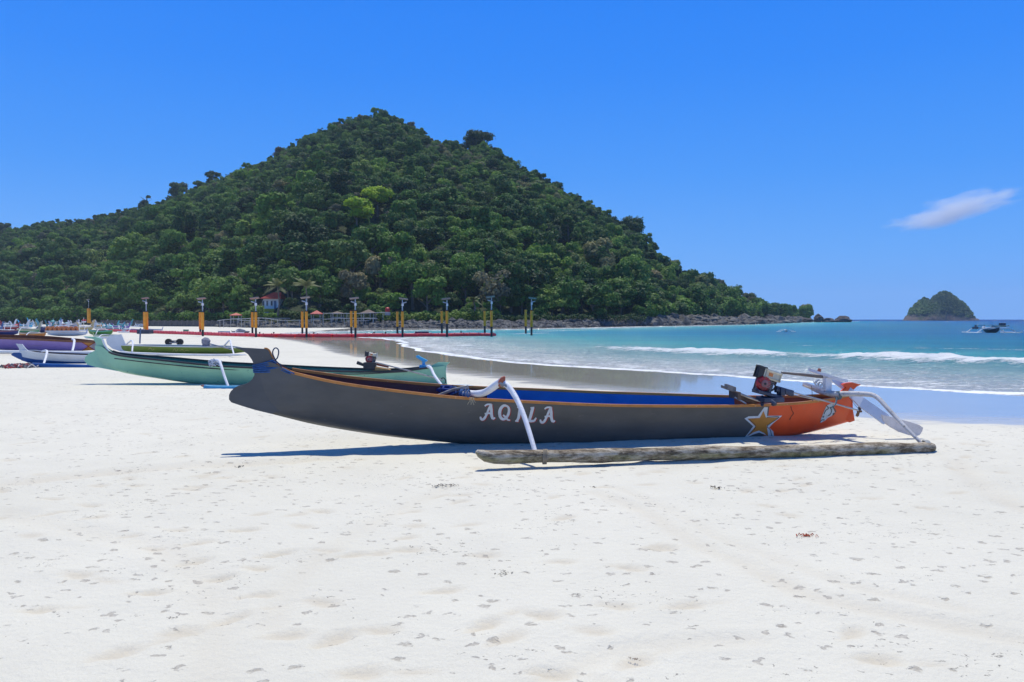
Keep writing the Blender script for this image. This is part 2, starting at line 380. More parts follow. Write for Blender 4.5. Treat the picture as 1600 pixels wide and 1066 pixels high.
# main breaker
B1 = [(905, 542.5), (1000, 548.5), (1200, 556), (1400, 562.5), (1600, 569), (1900, 579)]
d = line_d(B1); am = along([895, 940, 1000, 1300, 1700, 2200], [0, .5, 1, 1.15, 1.2, .8]) * (.30 + 1.3 * fbm(WX * .32, WY * .1, 3, 2))
dd = d + (fbm(WX * .6, WY * .6, 3, 4) - .5) * 1.2
am = am * (.8 + .5 * fbm(WX * 2.2, WY * 1.2, 3, 12)); hgt += am * .23 * (np.exp(-(np.where(dd < 0, dd / .55, dd / 1.6)) ** 2))
foam = np.maximum(foam, am * 1.10 * np.exp(-(np.where(dd < 0, dd / 1.9, dd / 1.6)) ** 2))
foam = np.maximum(foam, am * .60 * np.exp(-((dd + 2.6) / 2.6) ** 2))
# small ones
for L_, w_, a_ in (([(700, 539), (735, 539)], .5, .9), ([(806, 521.5), (850, 520)], .9, .9), ([(650, 526.8), (690, 527.3)], .35, .8),
                   ([(1240, 539.5), (1300, 540.5)], .5, .55), ([(1430, 543), (1540, 544.5), (1600, 546)], .7, .6), ([(1190, 503.8), (1262, 503.8)], 5, .8), ([(1285, 503.2), (1320, 502.8), (1345, 502.4)], 4, .9), ([(1345, 502.4), (1410, 502.1)], 2.5, .7),
                   ([(1460, 500.9), (1505, 500.9)], 6, .6), ([(840, 517.5), (950, 514.6)], 1.5, .7), ([(560, 521.2), (700, 519.6)], 1.2, .35)):
    L = np.array([tuple(gp(*p))[:2] for p in L_]); d = np.abs(sdist(WX, WY, L))
    foam = np.maximum(foam, a_ * np.exp(-(d / w_) ** 2))
# swash edge
foam = np.maximum(foam, np.exp(-((edge - .25) / .42) ** 2) * .98)
foam = np.maximum(foam, .60 * np.exp(-((edge - 1.8) / 1.9) ** 2))
foam = np.maximum(foam, .47 * np.exp(-((edge - 4.5) / 4.5) ** 2))
SLP = np.clip(s2, -3, 0) * .0
WZ = SEA_Z + hgt + .006 - .05 * np.clip(.15 - edge, 0, 4)
def sea_material():
    m, t, p = newmat('sea_water')
    sh = _attr(t, 'shore'); fm = _attr(t, 'foam')
    lg = _ramp(t, sh, [(0, (.42, .42, .41)), (.15, (.32, .38, .39)), (.27, (.17, .34, .36)), (.36, (.03, .31, .37)), (.47, (.0, .205, .36)), (.63, (.0, .11, .33)), (.85, (.0, .05, .22))])
    pat = _ramp(t, _noise(t, .05, 4, .6, stretch=(1, 3, 1)), [(.35, (.80, .84, .88)), (.65, (1.12, 1.1, 1.06))])
    c = _mix(t, lg, pat, 1.0, 'MULTIPLY')
    n1 = _noise(t, .9, 6, .68, stretch=(1, 2.4, 1)); n2 = _noise(t, 5, 5, .7, stretch=(1, 1.8, 1))
    nn = _math(t, 'ADD', _math(t, 'MULTIPLY', n1, .6), _math(t, 'MULTIPLY', n2, .5))
    ff = _math(t, 'ADD', fm, _math(t, 'MULTIPLY', _math(t, 'SUBTRACT', nn, .55), 3.2))
    ff = _ramp(t, ff, [(.50, 0.0), (.72, .8), (1.0, 1.0)])
    # scattered glints painted into the colour as white, with little foam caps, further out
    capn = _noise(t, .55, 5, .75, stretch=(.6, 2.2, 1)); cap = _math(t, 'MULTIPLY', _ramp(t, capn, [(.685, 0.0), (.72, .75)]), _ramp(t, sh, [(.1, 0.0), (.25, 1.0)]))
    ff = _math(t, 'MAXIMUM', ff, cap)
    c = _mix(t, c, (.80, .83, .84), ff); r = _math(t, 'MULTIPLY_ADD', ff, .55); r.node.inputs[2].default_value = .12
    w1 = _noise(t, .8, 5, .62, stretch=(.7, 1.7, 1)); w2 = _noise(t, 3.6, 5, .62, stretch=(.7, 1.5, 1))
    amp = _ramp(t, sh, [(.0, .10), (.10, .42), (.3, 1.0)])
    h = _math(t, 'ADD', _math(t, 'MULTIPLY', w1, .75), _math(t, 'MULTIPLY', w2, .28)); h = _math(t, 'MULTIPLY', h, amp)
    h = _math(t, 'ADD', h, _math(t, 'MULTIPLY', ff, .05))
    nb = _bump(t, h, 1.0, 1.0)
    # wave-averaged reflection: a rippled sea never reaches mirror strength at grazing view
    df = t.nodes.new('ShaderNodeBsdfDiffuse'); gl = t.nodes.new('ShaderNodeBsdfGlossy'); fr_ = t.nodes.new('ShaderNodeFresnel'); fr_.inputs[0].default_value = 1.33
    t.links.new(c, df.inputs[0]); t.links.new(nb, df.inputs['Normal']); t.links.new(nb, gl.inputs['Normal']); t.links.new(nb, fr_.inputs['Normal']); t.links.new(_math(t, 'ADD', r, .06), gl.inputs['Roughness'])
    cap_ = _ramp(t, sh, [(0, .38), (.27, .22), (.45, .10), (.8, .08)])
    fa = _math(t, 'MULTIPLY', _math(t, 'MINIMUM', fr_.outputs[0], cap_), _math(t, 'SUBTRACT', 1.0, _math(t, 'MULTIPLY', ff, .8)))
    mx = t.nodes.new('ShaderNodeMixShader'); t.links.new(fa, mx.inputs[0]); t.links.new(df.outputs[0], mx.inputs[1]); t.links.new(gl.outputs[0], mx.inputs[2]); t.links.new(mx.outputs[0], t.nodes['Material Output'].inputs[0]); t.nodes.remove(p)
    return m
# shore attribute: log scale of distance offshore, 0..1 over 1..1000 m
shore_a = np.clip(np.log10(np.clip(s2, 0, None) * .5 + 1) / 2.7, 0, 1)
sea, used = grid_mesh('sea', WX, WY, WZ, sea_material(), keep=(edge > -1.6))
setattr_pt(sea, 'shore', shore_a, used); setattr_pt(sea, 'foam', np.clip(foam, 0, 2), used)
tag(sea, kind='structure')

# ================================================================= THE HILL
R_PX = [-900, -400, 0, 60, 130, 200, 270, 330, 400, 440, 480, 530, 560, 590, 625, 660, 700, 740, 790, 850, 900, 960, 1000, 1030, 1055, 1080, 1120, 1160, 1200, 1235, 1255, 1300]
R_PY = [430, 380, 354, 342, 337, 322, 302, 279, 252, 235, 211, 191, 181, 176, 184, 204, 223, 221, 240, 277, 302, 336, 353, 392, 410, 420, 430, 462, 477, 487, 497, 499]
D_PX = [-900, -400, 0, 130, 300, 450, 590, 750, 900, 1000, 1055, 1100, 1160, 1200, 1255, 1300]
D_R = [600, 560, 520, 500, 470, 440, 420, 390, 350, 325, 345, 400, 450, 500, 540, 540]
D_B = [300, 280, 250, 225, 185, 156, 158, 158, 168, 182, 215, 260, 320, 380, 470, 480]
def hill_z(x, y):
    px = x / y * F + CW
    yr = np.interp(px, R_PX, R_PY); Dr = np.interp(px, D_PX, D_R); Db = np.interp(px, D_PX, D_B)
    H = np.maximum((HZ - yr) / F * Dr - np.interp(yr, [175, 200, 400, 470, 499], [4.2, 4.6, 6.6, 6.0, 4.0]) + EYE, 0)
    t = (y - Db) / (Dr - Db)
    tc = np.clip(t, 0, 1)
    s = tc * (1.04 - .04 * tc)
    g = (fbm(px * .016, y * .012, 4, 21) - .5) * 2
    z = H * s + 9.5 * g * np.sin(PI * tc) * np.clip((1 - tc) * 1.9, 0, 1) * np.clip(H / 60, 0, 1)
    z = np.where(t > 1, H - (y - Dr) * .55, z)
    return np.where(t < 0, (y - Db) * .3, np.maximum(z, np.where(t > 1.2, -3, 0))) + np.where(t < 0, 0, .4 * np.clip(t * 40, 0, 1)) - .1
def base_d(px): return float(np.interp(px, D_PX, D_B))
hp = np.arange(-900, 1302, 7.); ht = np.concatenate([np.linspace(-.03, 1.0, 75), np.linspace(1.03, 1.9, 16)])
HPx, HT = np.meshgrid(hp, ht); hDr = np.interp(HPx, D_PX, D_R); hDb = np.interp(HPx, D_PX, D_B)
HY = hDb + HT * (hDr - hDb); HX = (HPx - CW) / F * HY; HZ_ = hill_z(HX, HY)
mh, t, p = newmat('hill_soil')
t.links.new(_ramp(t, _noise(t, .12, 6, .7), [(.35, (.022, .035, .012)), (.55, (.04, .06, .02)), (.75, (.09, .085, .045))]), p.inputs['Base Color']); p.inputs['Roughness'].default_value = 1
t.links.new(_bump(t, _noise(t, .8, 6, .7), 1.0, 1.2), p.inputs['Normal'])
hill, _u = grid_mesh('hill', HX, HY, HZ_, mh); tag(hill, kind='structure')
def hill_pt(px, py, y0=None):
    """first point of the hill seen along the pixel ray"""
    d = ray(px, py); y = y0 or base_d(px); 
    while y < 700:
        q = CAM + d * (y / d.y)
        if q.z <= float(hill_z(np.array(q.x), np.array(q.y))): return q
        y += .5
    return CAM + d * (base_d(px) / d.y)

# ---------------------------------------------------------------- leaves and trees
def leaf_material(name, stops, trans=.33):
    m, t, p = newmat(name)
    oi = t.nodes.new('ShaderNodeObjectInfo')
    c = _ramp(t, oi.outputs['Random'], stops)
    leafv = _attr(t, 'leafv')
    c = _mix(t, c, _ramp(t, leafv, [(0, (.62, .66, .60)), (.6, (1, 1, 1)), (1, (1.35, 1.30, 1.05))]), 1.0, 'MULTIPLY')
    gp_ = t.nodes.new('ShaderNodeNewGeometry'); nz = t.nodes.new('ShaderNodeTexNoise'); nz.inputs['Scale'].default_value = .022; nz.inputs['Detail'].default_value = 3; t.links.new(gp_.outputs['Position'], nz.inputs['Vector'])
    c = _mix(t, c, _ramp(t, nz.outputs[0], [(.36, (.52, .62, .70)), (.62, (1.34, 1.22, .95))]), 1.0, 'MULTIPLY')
    t.links.new(c, p.inputs['Base Color']); p.inputs['Roughness'].default_value = .62; p.inputs['Specular IOR Level'].default_value = .22
    tr = t.nodes.new('ShaderNodeBsdfTranslucent'); t.links.new(c, tr.inputs[0]); mx = t.nodes.new('ShaderNodeMixShader'); mx.inputs[0].default_value = trans
    o = t.nodes['Material Output']; t.links.new(p.outputs[0], mx.inputs[1]); t.links.new(tr.outputs[0], mx.inputs[2]); t.links.new(mx.outputs[0], o.inputs[0])
    return m
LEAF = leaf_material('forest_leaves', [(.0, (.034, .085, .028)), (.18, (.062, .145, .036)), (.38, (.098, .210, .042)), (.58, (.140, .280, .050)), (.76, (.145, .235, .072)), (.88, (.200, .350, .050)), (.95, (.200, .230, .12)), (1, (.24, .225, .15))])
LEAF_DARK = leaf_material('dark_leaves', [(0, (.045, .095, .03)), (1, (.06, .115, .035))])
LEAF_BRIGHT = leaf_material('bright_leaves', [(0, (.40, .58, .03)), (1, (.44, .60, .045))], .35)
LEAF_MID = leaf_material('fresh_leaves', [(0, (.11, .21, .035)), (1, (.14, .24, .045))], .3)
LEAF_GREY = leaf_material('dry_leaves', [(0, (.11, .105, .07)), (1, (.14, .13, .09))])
BARK = paint('bark', (.16, .13, .10), .9, .4, scale=2)
def leaf_quads(P, N, size, rng, aspect=.7):
    """one bent leaf clump (two triangles pairs) per point"""
    n = len(P); r = rng.normal(size=(n, 3)); T = np.cross(N, r); T /= np.linalg.norm(T, axis=1)[:, None] + 1e-9
    B = np.cross(N, T); s = size * rng.uniform(.6, 1.3, n)[:, None]
    c = [P - T * s - B * s * aspect * .3, P - B * s * aspect + N * s * .1, P + T * s * .95 + B * s * aspect * .2, P + B * s * aspect - N * s * .25]
    V = np.stack(c, 1).reshape(-1, 3); Q = np.arange(4 * n).reshape(n, 4); return V, Q
def cube_sphere(n=3):
    V, Q = [], []
    for ax in range(3):
        for sg in (-1, 1):
            b = len(V)
            for i in range(n + 1):
                for j in range(n + 1):
                    p = [0, 0, 0]; p[ax] = sg; p[(ax + 1) % 3] = (2 * i / n - 1) * sg; p[(ax + 2) % 3] = 2 * j / n - 1; q = np.array(p, float); V.append(q / np.linalg.norm(q))
            for i in range(n):
                for j in range(n): a = b + i * (n + 1) + j; Q.append((a, a + n + 1, a + n + 2, a + 1))
    return np.array(V), np.array(Q)
CS_V, CS_Q = cube_sphere()
def crown_data(seed, R=3.6, Hh=3.0, zc=4.6, nb=11, per=300, size=.26, flat=.75):
    rng = np.random.default_rng(seed); Ps, Ns, vs, cores = [], [], [], []
    for b in range(nb):
        th = rng.uniform(0, 2 * PI); rad = R * .72 * math.sqrt(rng.uniform(0, 1)); cz = zc + rng.uniform(-.65, .75) * Hh * (1 - .5 * (rad / R) ** 2)
        c = np.array([rad * math.cos(th), rad * math.sin(th), cz]); br = R * rng.uniform(.28, .52); cores.append((c, br * .62)) if per > 100 else None
        d = rng.normal(size=(per, 3)); d /= np.linalg.norm(d, axis=1)[:, None]; d[:, 2] = np.where(d[:, 2] < -.35, -d[:, 2], d[:, 2])
        q = br * rng.uniform(.72, 1.12, per)[:, None] * (1 + .22 * np.sin(d[:, :1] * 7 + b) * np.cos(d[:, 1:2] * 6))
        Ps.append(c + d * q * np.array([1, 1, flat])); n = d + rng.normal(size=(per, 3)) * .45 + np.array([0, 0, .35]); Ns.append(n / np.linalg.norm(n, axis=1)[:, None])
        vs.append(np.clip(rng.normal(.5, .2) + rng.normal(0, .16, per), 0, 1))
    P, N, v = np.vstack(Ps), np.vstack(Ns), np.concatenate(vs)
    V, Q = leaf_quads(P, N, size, rng); v = np.repeat(v, 4)
    for c, br in cores:      # leafy heart closing each clump's middle, inner shade put into its darker tone
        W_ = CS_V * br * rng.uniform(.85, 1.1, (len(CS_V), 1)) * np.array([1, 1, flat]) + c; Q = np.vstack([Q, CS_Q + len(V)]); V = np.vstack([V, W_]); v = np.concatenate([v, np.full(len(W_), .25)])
    return V, Q, v
def crown_mesh(name, seed, mat, **kw):
    V, Q, v = crown_data(seed, **kw); me_o = mesh(name, V, Q, mat, smooth=False)
    me = me_o.data; a = me.attributes.new('leafv', 'FLOAT', 'POINT'); a.data.foreach_set('value', v.astype(np.float32)); bpy.data.objects.remove(me_o); return me
def trunk_mesh(seed, h=4.4, r=.22):
    rg = random.Random(seed); b = MB(); x, y = rg.uniform(-.5, .5), rg.uniform(-.5, .5)
    b.tube([(0, 0, -1.2), (0, 0, 0), (x * .4, y * .4, h * .4), (x, y, h)], [r * 1.5, r * 1.15, r * .85, r * .5], 7)
    for k in range(4):
        a = rg.uniform(0, 6.28); z0 = h * rg.uniform(.4, .8); b.tube([(x * z0 / h, y * z0 / h, z0), (math.cos(a) * 1.0, math.sin(a) * 1.0, z0 + .9), (math.cos(a) * 2.1, math.sin(a) * 2.1, z0 + 1.6)], [r * .45, r * .3, r * .12], 5)
    o = b.build('trunk', BARK, None, smooth=True); me = o.data; bpy.data.objects.remove(o); return me
shapes = [dict(R=3.4, Hh=2.6, zc=4.3, nb=11), dict(R=3.0, Hh=3.4, zc=4.9, nb=12), dict(R=3.9, Hh=2.2, zc=4.5, nb=14, per=280), dict(R=2.7, Hh=2.4, zc=3.7, nb=9), dict(R=3.3, Hh=3.0, zc=5.2, nb=9, per=330), dict(R=3.6, Hh=2.4, zc=4.0, nb=10, size=.30),
          dict(R=2.9, Hh=2.8, zc=4.2, nb=16, per=95, size=.25)]
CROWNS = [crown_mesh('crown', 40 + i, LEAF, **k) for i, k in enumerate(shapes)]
TRUNKS = [trunk_mesh(60 + i) for i in range(4)]
def tree(label, loc, s, crown, trunk, rz=0, group=None, name='forest_tree', cat='tree', sz=None):
    r = thing(name, label, cat, loc, group); r.rotation_euler = (0, 0, rz); r.scale = (s, s, sz or s)
    for nm, me in (('trunk', trunk), ('crown', crown)):
        o = bpy.data.objects.new(nm, me); COL.objects.link(o); o.parent = r
    return r
# windows in the foliage that must stay open: (px0, py0, px1, py1, keep everything nearer than the point behind)
CLEAR = [(388, 440, 450, 486)]
pts = []
rt = np.random.default_rng(5)
while len(pts) < 24000:
    px = rt.uniform(-330, 1262, 4000); tt = rt.uniform(-.012, 1.06, 4000); Dr = np.interp(px, D_PX, D_R); Db = np.interp(px, D_PX, D_B)
    y = Db + tt * (Dr - Db) + 2.5; keep = rt.uniform(0, 1, 4000) < (.4 + .6 * tt) * y / 400 * np.clip(.35 + (Dr - Db) / 400, 0, 1)
    for a, b, c in zip(px[keep], y[keep], tt[keep]): pts.append((a, b, c))
cell = {}; keepers = []
OPEN = [(590, 330), (558, 362), (487, 272), (888, 372), (736, 342)]     # conspicuous bright trees: nothing may stand right in front of them
for a, b, c in sorted(pts, key=lambda q: q[2]):
    x = (a - CW) / F * b; z = float(hill_z(np.array(x), np.array(b)))
    py_ = HZ - (z + 3 - EYE) / b * F
    if any(abs(a - ox) < 17 and -4 < py_ - oy < 24 for ox, oy in OPEN): continue
    if z < .3: continue
    cs = np.interp(c, [0, .35, .7, 1], [3.7, 3.4, 2.7, 2.3]); k = (int(c > .35) + int(c > .6) + int(c > .85), int(x // cs), int(b // cs))
    if k in cell: continue
    py = HZ - (z + 3 - EYE) / b * F
    if b < 182 and any(w[0] < a < w[2] and w[1] < py + 0 < w[3] + 8 for w in CLEAR): continue
    if 396 < a < 444 and py > 460 and b < 178: continue
    cell[k] = 1; keepers.append((x, b, z, a, c))
keepers.sort(key=lambda q: q[1] + (200 if not (-20 < q[3] < 1600) else 0))
def tree_scale(y, t): return rt.choice([.5, .65, .8, .95, 1.2, 1.5], p=[.20, .27, .25, .16, .09, .03]) * rt.uniform(.9, 1.1) * float(np.interp(t, [0, .3, .6, .85, 1.05], [1.05, .95, .78, .60, .50])) * float(np.interp(y, [0, 380, 440], [1, 1, .8]))
ZONES = ['at the far left edge', 'left of the first lamp pile', 'right of the first lamp pile', 'left of the second lamp pile', 'right of the second lamp pile', 'left of the third pair of piles', 'right of the third pair of piles', 'around the red roofed house', 'left of the coconut palm', 'right of the coconut palm', 'above the red pavilion', 'left of the red tub', 'above the red tub',
         'right of the red tub', 'left of the eighth pair of piles', 'right of the eighth pair of piles', 'left of the jetty end', 'right of the jetty end', 'left of the rightmost piles', 'right of the rightmost piles', 'above the left part of the stone heap', 'above the middle of the stone heap', 'below the right shoulder', 'above the large boulders', 'on the low headland', 'near the headland tip']
LBL = 'green broadleaf tree in the dense forest along the foot of the hill'
near_trees = keepers[:292]; far_trees = keepers[292:]
for i, (x, y, z, a, c) in enumerate(near_trees):
    zi = int(np.searchsorted([60, 139, 184, 229, 272, 315, 357, 440, 478, 517, 555, 592, 629, 664, 698, 733, 768, 800, 830, 880, 930, 980, 1040, 1110, 1180], a)); row = 'front row' if c < .045 else ('second row' if c < .09 else 'third row')
    s_ = tree_scale(y, c); sz_ = 'small' if s_ < .8 else ('middling' if s_ < 1.0 else ('large' if s_ < 1.3 else 'huge'))
    sh_ = ['rounded', 'tall', 'spreading', 'low', 'loose', 'bushy', 'sparse'][i % 7]
    tree(f'{sz_} {sh_} tree, forest {row}, {ZONES[zi]}', (x, y, z - .3), s_, CROWNS[i % 7], TRUNKS[i % 4], rt.uniform(0, 6.28), 'forest trees ' + ZONES[zi], sz=s_ * rt.uniform(.8, 1.25))
# everything higher up: one mass of the same crowns, scattered by geometry nodes
protos = [o for o in COL.objects if o.name.split('.')[0] == 'crown'][:7]
FP = np.array([(x, y, z - .3) for x, y, z, a, c in far_trees])
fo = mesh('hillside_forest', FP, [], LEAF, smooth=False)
for nm, arr in (('sc', np.array([tree_scale(q[1], q[4]) for q in far_trees])), ('rz', rt.uniform(0, 6.28, len(FP))), ('tilt', rt.uniform(-.18, .18, len(FP))), ('zs', rt.uniform(.7, 1.35, len(FP)))):
    at_ = fo.data.attributes.new(nm, 'FLOAT', 'POINT'); at_.data.foreach_set('value', arr.astype(np.float32))
at_ = fo.data.attributes.new('ix', 'INT', 'POINT'); at_.data.foreach_set('value', rt.integers(0, 7, len(FP)).astype(np.int32))
def scatter(obj, protos):
    ng = bpy.data.node_groups.new('scatter', 'GeometryNodeTree')
    ng.interface.new_socket('Geometry', in_out='INPUT', socket_type='NodeSocketGeometry'); ng.interface.new_socket('Geometry', in_out='OUTPUT', socket_type='NodeSocketGeometry')
    N = ng.nodes; L = ng.links; gi, go = N.new('NodeGroupInput'), N.new('NodeGroupOutput')
    g2i = N.new('GeometryNodeGeometryToInstance'); 
    for pr in reversed(protos):
        oi = N.new('GeometryNodeObjectInfo'); oi.transform_space = 'ORIGINAL'; oi.inputs['Object'].default_value = pr; oi.inputs['As Instance'].default_value = True
        L.new(oi.outputs['Geometry'], g2i.inputs[0])
    def na(nm, ty='FLOAT'):
        a = N.new('GeometryNodeInputNamedAttribute'); a.data_type = ty; a.inputs[0].default_value = nm; return a.outputs[0]
    iop = N.new('GeometryNodeInstanceOnPoints'); iop.inputs['Pick Instance'].default_value = True
    cx, cs = N.new('ShaderNodeCombineXYZ'), N.new('ShaderNodeCombineXYZ'); L.new(na('rz'), cx.inputs[2]); L.new(na('tilt'), cx.inputs[0])
    s_ = na('sc')
    for k in range(2): L.new(s_, cs.inputs[k])
    mz = N.new('ShaderNodeMath'); mz.operation = 'MULTIPLY'; L.new(s_, mz.inputs[0]); L.new(na('zs'), mz.inputs[1]); L.new(mz.outputs[0], cs.inputs[2])
    m2p = N.new('GeometryNodeMeshToPoints')
    L.new(gi.outputs[0], m2p.inputs[0]); L.new(m2p.outputs[0], iop.inputs['Points'])
    # separate geometries so that the pick index chooses between them
    join = N.new('GeometryNodeJoinGeometry')
    for pr in reversed(protos):
        oi = N.new('GeometryNodeObjectInfo'); oi.transform_space = 'ORIGINAL'; oi.inputs['Object'].default_value = pr; oi.inputs['As Instance'].default_value = True
        L.new(oi.outputs['Geometry'], join.inputs[0])
    N.remove(g2i)
    L.new(join.outputs[0], iop.inputs['Instance']); L.new(na('ix', 'INT'), iop.inputs['Instance Index'])
    L.new(cx.outputs[0], iop.inputs['Rotation']); L.new(cs.outputs[0], iop.inputs['Scale']); L.new(iop.outputs[0], go.inputs[0])
    md = obj.modifiers.new('scatter', 'NODES'); md.node_group = ng
scatter(fo, protos)
tag(fo, 'dense green forest covering the upper slopes of the hill', 'forest', kind='stuff')
# trees one can single out
def ridge_tree(px, top, label, shape, seed, mat=None, wid=1.0):
    D = float(np.interp(px, D_PX, D_R)) - 2; x = (px - CW) / F * D; z = float(hill_z(np.array(x), np.array(D))) - .4; h = at(px, top, D).z - z; s = h / (shape['zc'] + shape['Hh'] * .8)
    return tree(label, (x, D, z), s * wid, crown_mesh('crown', 200 + seed, mat or LEAF_DARK, **shape), TRUNKS[seed % 4], seed * 1.3, sz=s)
SOLO = []
def solo(px, py, s, mat, shape, label, name='forest_tree', seed=1, back=0, sz=None, lift=0):
    q = hill_pt(px, py + 5 * s * F / 330 * .6); q = Vector((q.x, q.y + back, 0)); q.z = float(hill_z(np.array(q.x), np.array(q.y))) + lift
    me = crown_mesh('crown', 200 + seed, mat, **shape)
    return tree(label, q, s, me, TRUNKS[seed % 4], seed * 1.3, name=name, sz=sz)
wide = dict(R=4.4, Hh=2.2, zc=5.2, nb=18, per=210, size=.33)
solo(590, 330, 1.15, LEAF_BRIGHT, shapes[2], 'bright yellow green tree near the middle of the hillside, upper of the two brightest', seed=1, lift=2)
solo(558, 362, 1.35, LEAF_BRIGHT, shapes[0], 'bright yellow green tree near the middle of the hillside, lower of the two brightest', seed=2, lift=2.5)
solo(487, 272, 1.1, LEAF_BRIGHT, dict(R=3.4, Hh=1.6, zc=4.2, nb=9), 'light yellow green tree on the upper left slope below the summit ridge', seed=3, lift=2)
solo(888, 372, 1.0, LEAF_MID, shapes[1], 'light green tree standing out on the right hand slope of the hill', seed=4, lift=2)
solo(736, 342, .9, LEAF_MID, shapes[0], 'fresh green tree in the middle of the right slope', seed=5, lift=2)
ridge_tree(749, 208, 'large dark round tree sticking up on the ridge right of the summit', dict(R=3.6, Hh=3.4, zc=2.3, nb=24, per=190), 6, wid=1.0)
ridge_tree(279, 285, 'tall dark tree rising above the left ridge, larger of the pair', dict(R=3.2, Hh=4.6, zc=2.3, nb=15), 7)
ridge_tree(231, 303, 'small dark tree rising above the left ridge', dict(R=2.8, Hh=4.4, zc=2.3, nb=14), 8)
ridge_tree(334, 269, 'dark tree breaking the left ridge line below the summit', dict(R=3.0, Hh=4.4, zc=2.3, nb=14), 9)
ridge_tree(312, 284, 'rounded green tree on the left ridge between two taller ones', dict(R=3.0, Hh=3.6, zc=2.3, nb=13), 18, LEAF)
ridge_tree(440, 232, 'grey green tree on the ridge halfway up the left side', dict(R=3.2, Hh=3.6, zc=2.3, nb=13), 19, LEAF_GREY)
ridge_tree(1210, 475, 'rounded dark tree on the low headland ridge', dict(R=3.0, Hh=3.4, zc=2.3, nb=12), 20)
ridge_tree(1150, 453, 'dark tree highest on the slope of the low headland', dict(R=3.0, Hh=3.4, zc=2.3, nb=12), 21)
ridge_tree(983, 344, 'flat topped dark tree on the right shoulder of the hill', dict(R=4.4, Hh=2.8, zc=2.3, nb=16), 10)
ridge_tree(9, 347, 'dark rounded tree on the far left end of the ridge', dict(R=3.0, Hh=4.0, zc=2.3, nb=13), 11)
for px, py, s, mat, shp, lb, sd_ in ((832, 470, 1.0, LEAF_MID, wide, 'wide flat topped green tree behind the rocks and the rightmost pair of piles', 12),
                                  (586, 462, 1.0, LEAF_MID, dict(R=3.2, Hh=3.0, zc=4.4, nb=12), 'light green tree at the foot of the hill above the red tub', 13),
                                  (372, 452, 1.05, LEAF_MID, shapes[1], 'bright leafy tree left of the red roofed house', 14),
                                  (384, 478, .62, LEAF, shapes[0], 'small bush like tree in front and left of the red roofed house', 15),
                                  (790, 420, .9, LEAF_GREY, dict(R=3.2, Hh=2.8, zc=4.8, nb=14, per=70, size=.28), 'bare grey brown tree above the rightmost piles', 16),
                                  (145, 438, 1.1, LEAF, shapes[2], 'broad rounded tree near the left foot of the hill', 17)):
    D = base_d(px) + 6; g = at(px, 498, D); z = float(hill_z(np.array(g.x), np.array(g.y)))
    top = EYE + (HZ - py) / F * D
    if py < 445: q = hill_pt(px, py + 14); q.z -= .5
    else: q = Vector((g.x, g.y, z))
    me = crown_mesh('crown', 300 + sd_, mat, **shp); sc = s if py < 445 else max(.4, (top - z) / (shp['zc'] + shp['Hh'] * .45)) 
    tree(lb, q, sc * (.95 if py < 445 else 1), me, TRUNKS[sd_ % 4], sd_)
# ================================================================= ROCKS, SHORE BELT, HEADLAND
m_rock, t, p = newmat('grey_rock')
oi = _attr(t, 'rv')
c = _ramp(t, _noise(t, .9, 6, .65), [(.3, (.06, .06, .06)), (.55, (.14, .135, .125)), (.75, (.26, .25, .23))])
c = _mix(t, c, _ramp(t, oi, [(0, (.45, .45, .48)), (.5, (.95, .95, .95)), (1, (1.35, 1.32, 1.25))]), 1.0, 'MULTIPLY'); t.links.new(c, p.inputs['Base Color']); p.inputs['Roughness'].default_value = .9
t.links.new(_bump(t, _noise(t, 3, 6, .7), .8, .3), p.inputs['Normal'])
m_dark, t, p = newmat('dark_rock')
c = _ramp(t, _noise(t, .25, 6, .7), [(.3, (.05, .045, .045)), (.6, (.13, .11, .10)), (.8, (.24, .20, .16))]); t.links.new(c, p.inputs['Base Color']); p.inputs['Roughness'].default_value = .95
t.links.new(_bump(t, _noise(t, .7, 6, .7), 1.0, 1.5), p.inputs['Normal'])
_bm = bmesh.new(); bmesh.ops.create_icosphere(_bm, subdivisions=1, radius=1); _bm.verts.ensure_lookup_table()
ICO_V = np.array([v.co[:] for v in _bm.verts]); ICO_F = np.array([[v.index for v in f.verts] for f in _bm.faces]); _bm.free()
def rock_verts(rng, s, ico=None):
    V = (ICO_V if ico is None else ico) * rng.uniform(.72, 1.2, (len(ICO_V if ico is None else ico), 1)); V = V * np.array([rng.uniform(.8, 1.3), rng.uniform(.7, 1.1), rng.uniform(.5, .9)]) * s
    a = rng.uniform(0, 6.28); c_, s_ = math.cos(a), math.sin(a); V = V @ np.array([[c_, -s_, 0], [s_, c_, 0], [0, 0, 1]])
    b = rng.normal(0, .3); c_, s_ = math.cos(b), math.sin(b); return V @ np.array([[1, 0, 0], [0, c_, -s_], [0, s_, c_]])
rg = np.random.default_rng(3); Vs, Fs, rv = [], [], []
n = 0
BELT_Y = lambda px: np.interp(px, [150, 300, 400, 520, 700, 850, 1000, 1100, 1180, 1240], [506, 510, 512.5, 512.5, 512.5, 512, 509.5, 508.3, 507, 504.8])
BELT_H = lambda px: np.interp(px, [150, 300, 430, 560, 700, 800, 940, 1010, 1090, 1150, 1240], [.4, .7, 1.2, 1.3, 1.45, 1.3, 1.7, 2.3, 2.8, 2.2, 2.2])
